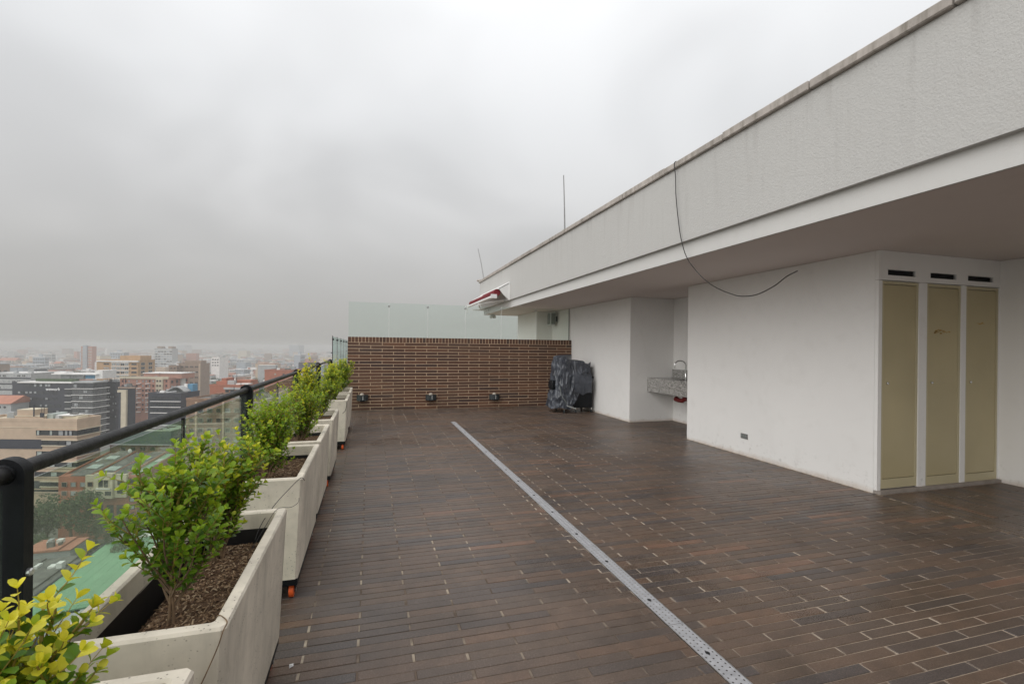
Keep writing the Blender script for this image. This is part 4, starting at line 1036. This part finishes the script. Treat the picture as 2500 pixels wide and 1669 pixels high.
# sloping roof that rises to the back, broken by skylights
zr0, zr1 = H.h, H.h + 3.4
MB().prism([(0, zr0 - .1), (17, zr1), (17, 0), (.05, 0)], H.w - .3, H.w + .02, 'x').build('gable_wall', ['c_red'], H.o, local=True)
MB().prism([(0, zr0 - .1), (17, zr1), (17, 0), (.05, 0)], -.02, .3, 'x').build('gable_wall', ['c_red'], H.o, local=True)
rx = [0.3, H.X(170), H.X(215), H.X(262), H.X(300), H.w - .3]
for k, (a, b) in enumerate(zip(rx[:-1], rx[1:])):
    o_ = (-.3, .5, .0, .35, -.25)[k]
    MB().prism([(.2, zr0 + o_ - .25), (16.8, zr1 + o_ - .3), (16.8, zr1 + o_ - .6), (.2, zr0 + o_ - .6)], a + .1, b - .1, 'x').build('roof_sheet', ['c_green' if k == 4 else 'c_sheet'], H.o, local=True)
    MB().prism([(.1, zr0 + .15), (16.9, zr1 + .15), (16.9, zr1 - .5), (.1, zr0 - .5)], b - .14, b + .14, 'x').build('fire_wall', ['c_terra'], H.o, local=True)
    for (p, q) in ((.25, .4), (.62, .75)):
        if (k + int(p * 10)) % 3 == 2: continue
        zz = lambda t: zr0 + (zr1 - zr0) * t + o_ - .2
        MB().add([(a + .8, 17 * p, zz(p)), (b - 1.2, 17 * p, zz(p)), (b - 1.2, 17 * q, zz(q)), (a + .8, 17 * q, zz(q)), (a + .8, 17 * p, zz(p) + .12), (b - 1.2, 17 * p, zz(p) + .12), (b - 1.2, 17 * q, zz(q) + .12), (a + .8, 17 * q, zz(q) + .12)], [(4, 5, 6, 7), (0, 1, 5, 4), (1, 2, 6, 5), (2, 3, 7, 6), (3, 0, 4, 7)]).build('skylight', ['c_skyl'], H.o, local=True)
MB().lathe([(.1, 0), (.6, .2), (.65, .25)], (H.X(232), 12, zr1 + 1.2), 'y', 12).build('satellite_dish', ['c_white'], H.o, local=True)

# --- green mansard building
G = CB('mansard_building', 'brick building with dark green mansard and pale green flat roof', 268, 416, 1084, 160, 13, 'c_tintbrick', parapet=0)
gz = G.h; top = G.Z(1054, 300)
MB().add([(-1, -1, gz), (G.w + 1, -1, gz), (G.w + 1, 14, gz), (-1, 14, gz), (1, 1.6, top), (G.w - 1.0, 1.6, top), (G.w - 1.0, 12.4, top), (1, 12.4, top)], [(0, 1, 5, 4), (1, 2, 6, 5), (2, 3, 7, 6), (3, 0, 4, 7), (3, 2, 1, 0)]).build('mansard', ['c_copper'], G.o, local=True)
G.box('flat_roof', 'c_palegreen', 1, G.w - 1.0, 1.6, 12.4, top, top + .3); G.box('gutter', 'c_grey', -1.2, G.w + 1.3, -1.3, -1, gz - .1, gz + .25)
G.grid([294, 318, 342, 366, 392], [1090, 1116], 14, 10, 'c_brown', ('c_glass', 'c_blind'))
G.sidegrid(3, 2, 2, 1.8, gz - 8, gz - 3, 'c_brown')
for k in range(9): G.box('roof_duct', random.choice(('c_grey', 'c_palegreen', 'c_sheet')), 3 + random.random() * 12, 4 + random.random() * 5 + 8, 3 + k * 1.0, 3.4 + k * 1.0, top + .3, top + .7)

# --- blocks behind the handrail
B = CB('beige_apartments', 'orange beige apartment block with white balcony bands and roof penthouse', 236, 337, 880, 380, 18, 'c_beige', roof='c_grey')
B.box('penthouse', 'c_beige', B.X(278), B.X(328), 6, 18, B.h, B.Z(868, 278)); B.pbox('white_cornice', 'c_white', 236, 338, 879, 882.5, -.8, 1)
for v in (886, 896, 906, 916, 926, 936):
    B.pbox('balcony_band', 'c_white', 273, 317, v - 2.2, v - .6, -1.0, .2)
    for u in (273, 284, 295, 305): B.pwin(u, u + 9, v, v + 6.5, 'c_white', random.choice(GL))
    B.pwin(253, 267, v, v + 4, 'c_brown', random.choice(GL)); B.pwin(321, 334, v, v + 5, 'c_brown', 'c_glass'); B.win(3, B.Z(v + 6, 337), 4, 2.2, 'c_grey', 'c_glass', side=True); B.win(11, B.Z(v + 6, 337), 4, 2.2, 'c_grey', 'c_glass', side=True)
B = CB('pink_apartments', 'pink brick apartment block with cream top band and white balconies', 293, 414, 924, 310, 18, 'c_pink', roof='c_sheet')
B.pbox('cream_band', 'c_cream', 293, 412, 918, 924, -.5, .4); B.pbox('cream_bay', 'c_cream', 382, 399, 924, 1010, -.7, .2); B.box('cream_bay', 'c_white', B.w - .2, B.w + .9, 10, 14, 0, B.h + 3); B.box('top_storey', 'c_pink', B.X(336), B.X(430), 5, 18, B.h, B.Z(912, 336)); B.box('top_cornice', 'c_white', B.X(335), B.X(431), 4.5, 18.5, B.Z(912, 336), B.Z(910.5, 336))
B.sidegrid(4, 6, 2.2, 2, B.h - 20, B.h - 3, 'c_terra', ('c_glass', 'c_blind'))
for v in (927, 938.5, 950, 961.5, 973, 984.5, 996):
    for u in (297, 305, 313, 332, 347, 355, 363, 372, 404): B.pwin(u, u + 5, v, v + 6, 'c_terra', random.choice(('c_glass', 'c_blind')))
    for u in (384, 391): B.pwin(u, u + 4.5, v, v + 5, 'c_brown', 'c_glass', -.7)
    for u in (336, 358): B.pbox('balcony', 'c_white', u, u + 9, v + 8, v + 9.5, -1.2, .1)
B = CB('black_office', 'low black glass office with thin white floor bands and arched roof', 362, 442, 961, 235, 14, 'c_dark', roof='c_grey', parapet=.5)
for v in (979, 993, 1007): B.pbox('floor_band', 'c_white', 369, 442, v - .7, v + .6, -.8, .1)
for v in (968, 983, 997): 
    for u in (366, 381, 396, 411, 426): B.pwin(u, u + 13, v, v + 8, 'c_dark', 'c_glass')
pts = [(B.X(392) + (B.X(436) - B.X(392)) * t, B.h + 1.0 + 2.4 * math.sin(math.pi * t)) for t in [k / 10 for k in range(11)]]
MB().prism(pts + [(p, q - .4) for p, q in reversed(pts)], 4, 12, 'y').build('arched_roof', ['c_grey'], B.o, local=True)
B.box('roof_box', 'c_blue', B.X(426), B.X(440), 9, 13, B.h, B.Z(941, 450)); B.box('roof_box', 'c_white', B.X(420), B.X(428), 8.6, 9, B.h, B.Z(940, 450))
B = CB('brown_block', 'brown concrete office block with busy rooftop', 432, 490, 888, 430, 13, 'c_brown')
B.grid([440, 452, 464, 476], [893, 906, 919, 932, 945], 8, 4, 'c_brown', ('c_glass',)); B.box('roof_plant', 'c_brown', B.X(445), B.X(485), 3, 11, B.h, B.Z(880, 455)); B.pbox('pier', 'c_tan', 487, 490, 888, 1000, -1, .2)
B = CB('brown_annex', 'lower brown block joined to the busy rooftop block', 412, 432, 893, 425, 10, 'c_brown')
B.grid([416, 424, 432], [897, 908], 5, 3.5, 'c_brown', ('c_glass',))
B = CB('red_brick_block', 'red brick block with stepped parapets and grey window bay', 512, 590, 942, 205, 14, 'c_red', roof='c_terra')
B.box('upper_block', 'c_red', B.X(514), B.X(540), 4, 12, B.h, B.Z(932, 514)); B.box('stair_head', 'c_red', B.X(520), B.X(532), 6, 12, B.h + .02, B.Z(925, 514)); B.box('upper_block', 'c_red', B.X(552), B.X(590), 7, 13, B.h, B.Z(930, 552))
B.pbox('grey_bay', 'c_grey', 548, 590, 945, 950, -.6, .3); B.grid([550, 562, 574], [951, 966, 981], 10, 7, 'c_brown', ('c_glass',)); B.box('roof_slab', 'c_white', B.X(575), B.X(598), 2, 6, B.h + .6, B.h + .9)
B = CB('red_brick_hall', 'plain red brick hall with single small window', 646, 712, 905, 265, 16, 'c_red', roof='c_sheet')
B.pwin(670, 674, 911, 915, 'c_cream', 'c_blind'); B.pwin(690, 695, 912, 915, 'c_dark', 'c_glass')
B = CB('tinted_office', 'long brown brick office with green glass bays behind railing glass', 455, 800, 978, 145, 18, 'c_tintbrick', roof='c_sheet')
for v in (996, 1020, 1044, 1068, 1092):
    B.pbox('floor_band', 'c_brown', 455, 800, v + 13, v + 16, -.25, .1)
    for u in range(462, 790, 22): B.pwin(u, u + 13, v, v + 11, 'c_palegreen' if (u // 22) % 3 else 'c_brown', random.choice(('c_glass', 'c_glass', 'c_blind')))
for u in (484, 550, 616, 682, 748): B.pbox('pier', 'c_tan', u - 5, u - 1, 980, 1130, -.5, .1)
B = CB('grey_office', 'white and grey stepped office behind the charcoal block', -40, 76, 912, 345, 24, 'c_grey', roof='c_white')
for v in (914, 928, 942, 956): 
    B.pbox('dark_band', 'c_dark', -40, 76, v + 6.5, v + 9.5, -.3, .1)
    for u in range(-30, 74, 12): B.pwin(u, u + 9, v, v + 6, 'c_white', random.choice(GL))
B.box('roof_tank', 'c_white', B.X(92), B.X(104), 6, 12, B.h, B.Z(901, 92)) if False else None
B.box('roof_slab', 'c_dark', B.X(70), B.X(76), 4, 12, B.Z(905, 60), B.Z(902, 60))
B = CB('terracotta_house', 'small terracotta roofed house at the charcoal block corner', -30, 27, 985, 265, 14, 'c_grey', parapet=0)
MB().prism([(-1, B.h), (7, B.h + 4), (15, B.h)], -.5, B.w + .5, 'x').build('roof', ['c_terra'], B.o, local=True)
B.grid([-20, -4, 8], [990], 8, 7, 'c_white')
B = CB('grey_tower', 'tall pale grey residential tower with gridded facade in the haze', 377, 420, 851, 900, 16, 'c_grey', roof='c_grey')
B.box('roof_box', 'c_brown', B.X(381), B.X(391), 3, 13, B.h, B.Z(845, 383)); B.box('roof_box', 'c_brown', B.X(408), B.X(418), 3, 13, B.h, B.Z(845, 383))
for v in range(856, 902, 6):
    B.pbox('floor_band', 'c_white', 377, 420, v - 1.2, v - .2, -.9, .1)
    for u in (379, 386, 393, 400, 407, 414): B.pwin(u, u + 6, v, v + 4, 'c_white', random.choice(('c_glass', 'c_greyblue')))
B = CB('brick_tower', 'tall slim red brick and grey tower in the haze', 198, 225, 846, 850, 9, 'c_pink')
B.pbox('grey_core', 'c_greyblue', 204, 214, 843, 960, -1.5, .3)
for v in range(850, 910, 7):
    for u in (199.5, 215, 220): B.pwin(u, u + 4, v, v + 3, 'c_pink', 'c_skyl')
    B.pbox('core_band', 'c_grey', 204.5, 213.5, v, v + 1.6, -1.8, -1.4)
B = CB('distant_slab', 'faint wide glass slab building almost lost in haze', 706, 729, 842, 2300, 60, 'c_greyblue', parapet=0)
B = CB('hazy_block', 'faint pale slab building alone in the far haze', 432, 452, 842, 2900, 60, 'c_greyblue', parapet=0)
B = CB('white_office', 'white mid-rise office with flat roof among the far low houses', 516, 536, 873, 640, 20, 'c_white')
B.grid([518, 524, 530], [876, 883, 890], 4, 3, 'c_grey')
# billboard
bb = thing('billboard', 'white roadside billboard on a tall single pole', 'billboard', city(at_b(615, 905, 520)[0], 520, GZ), -YAW)
a_, z_ = at_b(615, 905, 520); zt = at_b(615, 896, 520)[1] - GZ; zb = at_b(615, 902, 520)[1] - GZ
MB().box(-5, 5, -.4, .4, zb, zt).build('panel', ['c_white'], bb, local=True); MB().box(-4.2, -1.5, -.46, -.4, zb + .6, zt - .7).build('red_print', ['c_red'], bb, local=True); MB().tube([(0, 0, 0), (0, 0, zb)], .6, 10).build('pole', ['c_white'], bb, local=True)

# --- near low roofs seen through the glass (terrace-aligned)
sh = thing('green_shed', 'long shed with pale green metal roof below the railing', 'shed', (-59.5, 104, GZ))
MB().box(0, 34, 0, 33, 0, 7.2).build('wall', ['c_grey'], sh, local=True)
for k in range(17):
    x = -.6 + k * 2.1; z0 = 7.3 + k * .16
    MB().add([(x, -1, z0), (x + 2.06, -1, z0 + .16), (x + 2.06, 33.5, z0 + .16), (x, 33.5, z0), (x, -1, z0 - .2), (x + 2.06, -1, z0 - .2), (x + 2.06, 33.5, z0 - .2), (x, 33.5, z0 - .2)], [(0, 1, 2, 3), (4, 5, 1, 0), (1, 5, 6, 2), (2, 6, 7, 3), (0, 3, 7, 4)]).build('roof_sheet', ['c_green'], sh, local=True)
MB().box(-.9, -.5, -1.2, 33.8, 6.9, 7.5).build('gutter', ['c_dark'], sh, local=True)
for (x, y, w_, d_, h_, mt, lb) in ((-59.5, 138.5, 30, 10, 7.4, 'c_white', 'low building with white sheet roof behind the green shed'), (-78, 112, 16, 22, 5.6, 'c_sheet', 'low workshop with grey sheet roof left of green shed'), (-97, 118, 16, 20, 6.2, 'c_sheet', 'grey roofed warehouse past the workshop'), (-76, 137, 9, 7, 6.6, 'c_terra', 'little building with faded red roof by the workshop'), (-60, 84, 22, 17, 8.0, 'c_grey', 'grey flat roofed building in front of the green shed'), (-80, 88, 16, 18, 7.2, 'c_brown', 'brown tiled house beside the brick chapel')):
    t = thing('low_building', lb, 'building', (x, y, GZ))
    MB().box(0, w_, 0, d_, 0, h_).build('wall', ['c_grey'], t, local=True)
    n = max(4, int(w_ / 2))
    for k in range(n):
        xx = -.3 + (w_ + .6) * k / n; zz = h_ + .15 + .5 * abs(math.sin(k * 1.3 + x))
        MB().box(xx, xx + (w_ + .6) / n - .06, -.4, d_ + .4, h_ + .02, zz).build('roof_sheet', [mt], t, local=True)
    for k in range(6):
        px, py = random.uniform(1, w_ - 2.5), random.uniform(1, d_ - 2.5); MB().box(px, px + random.uniform(.5, 2), py, py + random.uniform(.5, 2), h_ + .1, h_ + random.uniform(.8, 1.8)).build('roof_unit', [random.choice(('c_grey', 'c_white', 'c_dark', 'c_sheet'))], t, local=True)
ch = thing('brick_chapel', 'small brick gabled house with round window by the green shed', 'house', (-72, 98, GZ))
MB().prism([(0, 0), (9, 0), (9, 7), (4.5, 11), (0, 7)], 0, 9, 'y').build('wall', ['c_tintbrick'], ch, local=True)
for s in (0, 1):
    q = [(-.5, 6.7), (4.5, 11.2), (4.5, 11.6), (-.5, 7.1)] if s == 0 else [(9.5, 6.7), (4.5, 11.2), (4.5, 11.6), (9.5, 7.1)]
    MB().prism(q, -.4, 9.4, 'y').build('roof', ['c_terra'], ch, local=True)
MB().lathe([(1.1, -.08), (1.1, .02)], (4.5, 0, 7.2), 'y', 18).build('round_window', ['c_dark'], ch, local=True)
# street
rd = MB().add([city(-140, 122, GZ + .05), city(-20, 128, GZ + .05), city(-20, 114, GZ + .05), city(-140, 108, GZ + .05)], [(3, 2, 1, 0)]).build('street', ['c_asphalt']); struct(rd)
hg = MB(); 
for k in range(1500):
    p = city(-118 + 42 * random.random(), 126 + random.uniform(-1, 1) + 3 * 0, GZ + random.uniform(.2, 2.6)); s = random.uniform(.15, .35); ax = Vector((random.uniform(-1, 1), random.uniform(-1, 1), random.uniform(-1, 1))).normalized(); bx = ax.orthogonal().normalized() * s; ax = ax * s
    hg.add([p - ax, p + bx, p + ax, p - bx], [(0, 1, 2, 3)])
tag(hg.build('hedge', ['c_foliage'], None), 'clipped dark green hedge along the street below', 'hedge')
kb = MB().add([city(-118, 124.3, GZ + .06), city(-76, 126, GZ + .06), city(-76, 126.5, GZ + 1.0), city(-118, 124.8, GZ + 1.0)], [(0, 1, 2, 3)])
# trees
def tree_mesh(seed, n=2600):
    R = random.Random(seed); m = MB(); cl = [(Vector((R.uniform(-1, 1) * 2.4, R.uniform(-1, 1) * 2.4, 5 + R.uniform(-1.6, 2.6))), R.uniform(.9, 1.9)) for _ in range(16)]
    for k in range(n):
        c, r = R.choice(cl); d = Vector((R.gauss(0, 1), R.gauss(0, 1), R.gauss(0, .8))).normalized() * r * R.uniform(.55, 1.05); p = c + d
        s = R.uniform(.10, .24); ax = Vector((R.uniform(-1, 1), R.uniform(-1, 1), R.uniform(-.6, .6))).normalized(); bx = ax.orthogonal().normalized() * s * .7; ax = ax * s
        m.add([p - ax, p + bx, p + ax, p - bx], [(0, 1, 2, 3)], 0, R.random())
    t = MB(); t.tube([(0, 0, 0), (.1, 0, 2), (0, .1, 4), (.2, 0, 6)], [.28, .22, .16, .06], 8)
    for k in range(6):
        a = k * 1.05; t.tube([(0, 0, 2.4 + k * .3), (math.cos(a) * 1.0, math.sin(a) * 1.0, 4 + k * .2), (math.cos(a) * 1.8, math.sin(a) * 1.8, 5.2 + k * .2)], [.11, .07, .03], 6)
    return m, t
def mat_treeleaf():
    g = NG('city tree leaf'); a = g.n('ShaderNodeAttribute', attribute_name='tone'); c = g.ramp(a.outputs['Fac'], [(0, (.030, .048, .022)), (.5, (.055, .085, .035)), (1, (.10, .13, .055))])
    return g.bsdf(c, .7, 0, .3)
MT['treeleaf'] = mat_treeleaf()
TM = []
for s in (1, 2, 3):
    m, t = tree_mesh(s); TM.append((m.mesh('crown', ['treeleaf'], tone=True), t.mesh('trunk', ['bark'])))
def tree(lb, u, b, s, k, group='street trees below the terrace', vz=None):
    a = (u - CXP) / FPX * b; t = thing('street_tree', lb, 'tree', city(a, b, GZ), random.uniform(0, 6), group); t.scale = (s, s, s * 1.05)
    link('crown', TM[k % 3][0], t); link('trunk', TM[k % 3][1], t)
tree('dark round tree in front of the tan building', 62, 128, 1.35, 0); tree('dark tree touching red town house corner', 120, 127, 1.3, 1); tree('tall dark green tree in front of the town houses', 178, 127, 1.75, 2); tree('wispy tree before the cream bay', 238, 126, 1.25, 1)
tree('grey green tree at the shed end', 296, 118, 1.3, 0); tree('tree past the right gable of the town houses', 360, 124, 1.4, 2); tree('tree behind the planters near the shed', 330, 112, 1.2, 1); tree('tree beside the far street bend', 20, 140, 1.5, 2); tree('small tree by the workshop roof', 100, 118, .9, 0)
for i in range(26):
    b = random.uniform(300, 620); u = random.choice((random.uniform(40, 300), random.uniform(480, 760))); tree('hazy dark tree between the mid-distance buildings', u, b, random.uniform(1.5, 2.4), i, 'trees among the mid-distance city')

# distant low city: protos
protos = []
cols = [('c_white', 'c_grey'), ('c_cream', 'c_terra'), ('c_pink', 'c_terra'), ('c_grey', 'c_white'), ('c_tan', 'c_sheet'), ('c_white', 'c_terra'), ('c_brown', 'c_grey'), ('c_red', 'c_sheet'), ('c_greyblue', 'c_white'), ('c_cream', 'c_grey')]
for k, (wm, rm) in enumerate(cols):
    m = MB(); h = [7, 6, 9, 12, 8, 6.5, 14, 10, 16, 7.5][k]; w_ = 16; d_ = 12
    m.box(-w_ / 2, w_ / 2, -d_ / 2, d_ / 2, 0, h, 0)
    if k % 3 == 1: m.prism([(-d_ / 2 - .4, h), (0, h + 2.6), (d_ / 2 + .4, h)], -w_ / 2 - .3, w_ / 2 + .3, 'x', 1)
    else: m.box(-w_ / 2 - .3, w_ / 2 + .3, -d_ / 2 - .3, d_ / 2 + .3, h, h + .5, 1); m.box(-2, 2, -2, 2, h + .5, h + 2.6, 0)
    for fl in range(int(h // 3)):
        for q in range(5): m.box(-w_ / 2 + 1 + q * 3, -w_ / 2 + 2.8 + q * 3, -d_ / 2 - .06, -d_ / 2 + .05, fl * 3 + 1, fl * 3 + 2.4, 2)
        for q in range(3): m.box(w_ / 2 - .05, w_ / 2 + .06, -d_ / 2 + 1.5 + q * 3.5, -d_ / 2 + 3.6 + q * 3.5, fl * 3 + 1, fl * 3 + 2.4, 2)
    protos.append((m, m.mesh('distant_house', [wm, rm, 'c_glass']), h))
HL = ['low white house with grey flat roof in the hazy distant city', 'low cream house with terracotta pitched roof in the hazy distance', 'pink brick block with terracotta flat roof in the hazy distance', 'grey apartment block with white flat roof in the hazy distance', 'tan house with dark pitched roof in the hazy distance', 'low white house with terracotta flat roof in the hazy distance', 'brown block with grey flat roof in the hazy distance', 'red brick block with dark pitched roof in the hazy distance', 'blue grey block with white roof slab in the hazy distance', 'low cream house with grey flat roof in the hazy distance']
R = random.Random(9)
cnt = 0
while cnt < 270:
    b = 430 + 900 * R.random() ** .8; u = R.uniform(-40, 830)
    k = R.randrange(10); o = link('distant_house', protos[k][1]); p = city((u - CXP) / FPX * b, b, GZ); o.location = p; o.rotation_euler.z = -YAW + R.choice((0, 0, .28, -.5, 1.57)) + R.uniform(-.05, .05)
    s = R.uniform(.7, 1.5); o.scale = (s * R.uniform(.8, 1.7), s, R.uniform(.7, 1.25) if R.random() < .9 else R.uniform(1.5, 2.4))
    tag(o, HL[k], 'house', 'distant city: ' + HL[k]); cnt += 1
# the rest of the far city as one mass
mats = ['c_white', 'c_cream', 'c_pink', 'c_grey', 'c_tan', 'c_terra', 'c_brown', 'c_greyblue', 'c_foliage', 'c_dark']
fm = MB(); 
for i in range(5200):
    b = 520 + 5200 * R.random() ** 1.5; u = R.uniform(-500, 1500)
    a = (u - CXP) / FPX * b; c = city(a, b, GZ); s = (b / 900) ** .35
    w_ = R.uniform(6, 16) * s; d_ = R.uniform(6, 12) * s; h = R.uniform(4, 11) if R.random() < .93 else R.uniform(14, 34)
    mi = R.choices(range(10), (5, 3, 3, 4, 3, 4, 2, 2, 7, 1))[0]
    if mi == 8: h *= 1.1; 
    th = -YAW + R.choice((0, .3, -.5)); cx_, sx_ = math.cos(th), math.sin(th)
    vs = []
    for (px, py) in ((-w_, -d_), (w_, -d_), (w_, d_), (-w_, d_)): vs.append((c.x + px * cx_ - py * sx_, c.y + px * sx_ + py * cx_))
    if mi == 8:
        for q in range(3):
            px, py, rr, hh = c.x + R.uniform(-9, 9) * s, c.y + R.uniform(-9, 9) * s, R.uniform(4, 8) * s, R.uniform(4, 10)
            rg = []
            for (f, zf) in ((.8, .15), (1, .5), (.6, .88)):
                for k2 in range(7): a2 = k2 * .9 + f; j = R.uniform(.75, 1.2); rg.append((px + rr * f * j * math.cos(a2), py + rr * f * j * math.sin(a2), GZ + hh * zf * R.uniform(.9, 1.1)))
            fm.add(rg + [(px, py, GZ + hh)], [(i2 * 7 + k2, i2 * 7 + (k2 + 1) % 7, (i2 + 1) * 7 + (k2 + 1) % 7, (i2 + 1) * 7 + k2) for i2 in range(2) for k2 in range(7)] + [(14 + k2, 14 + (k2 + 1) % 7, 21) for k2 in range(7)], 8)
        continue
    tp = 1.0
    fm.add([(x, y, GZ) for x, y in vs] + [(c.x + (x - c.x) * tp, c.y + (y - c.y) * tp, GZ + h) for x, y in vs], [(4, 5, 6, 7), (0, 1, 5, 4), (1, 2, 6, 5), (2, 3, 7, 6), (3, 0, 4, 7)], mi)
    if mi != 8: fm.add([(c.x + (x - c.x) * 1.03, c.y + (y - c.y) * 1.03, GZ + h + .3) for x, y in vs], [(0, 1, 2, 3)], R.choice((0, 3, 5, 6)))
tag(stuff(fm.build('distant_city', mats)), 'hazy carpet of far low city blocks reaching the horizon', 'city')
# ------------------------------------------------------------------ haze
hz = MB().add([city(-7100, -3100, -54.6), city(7100, -3100, -54.6), city(7100, 7100, -54.6), city(-7100, 7100, -54.6), city(-7100, -3100, 9.0), city(7100, -3100, 9.0), city(7100, 7100, 9.0), city(-7100, 7100, 9.0)],
          [(3, 2, 1, 0), (4, 5, 6, 7), (0, 1, 5, 4), (1, 2, 6, 5), (2, 3, 7, 6), (3, 0, 4, 7)])
g = NG('city haze'); pv = g.n('ShaderNodeVolumePrincipled'); pv.inputs['Color'].default_value = (.66, .665, .66, 1); pv.inputs['Density'].default_value = .00052; pv.inputs['Anisotropy'].default_value = 0.0
g.l(pv.outputs[0], g.out.inputs[1]); MT['haze'] = g.m
stuff(hz.build('haze', ['haze']))
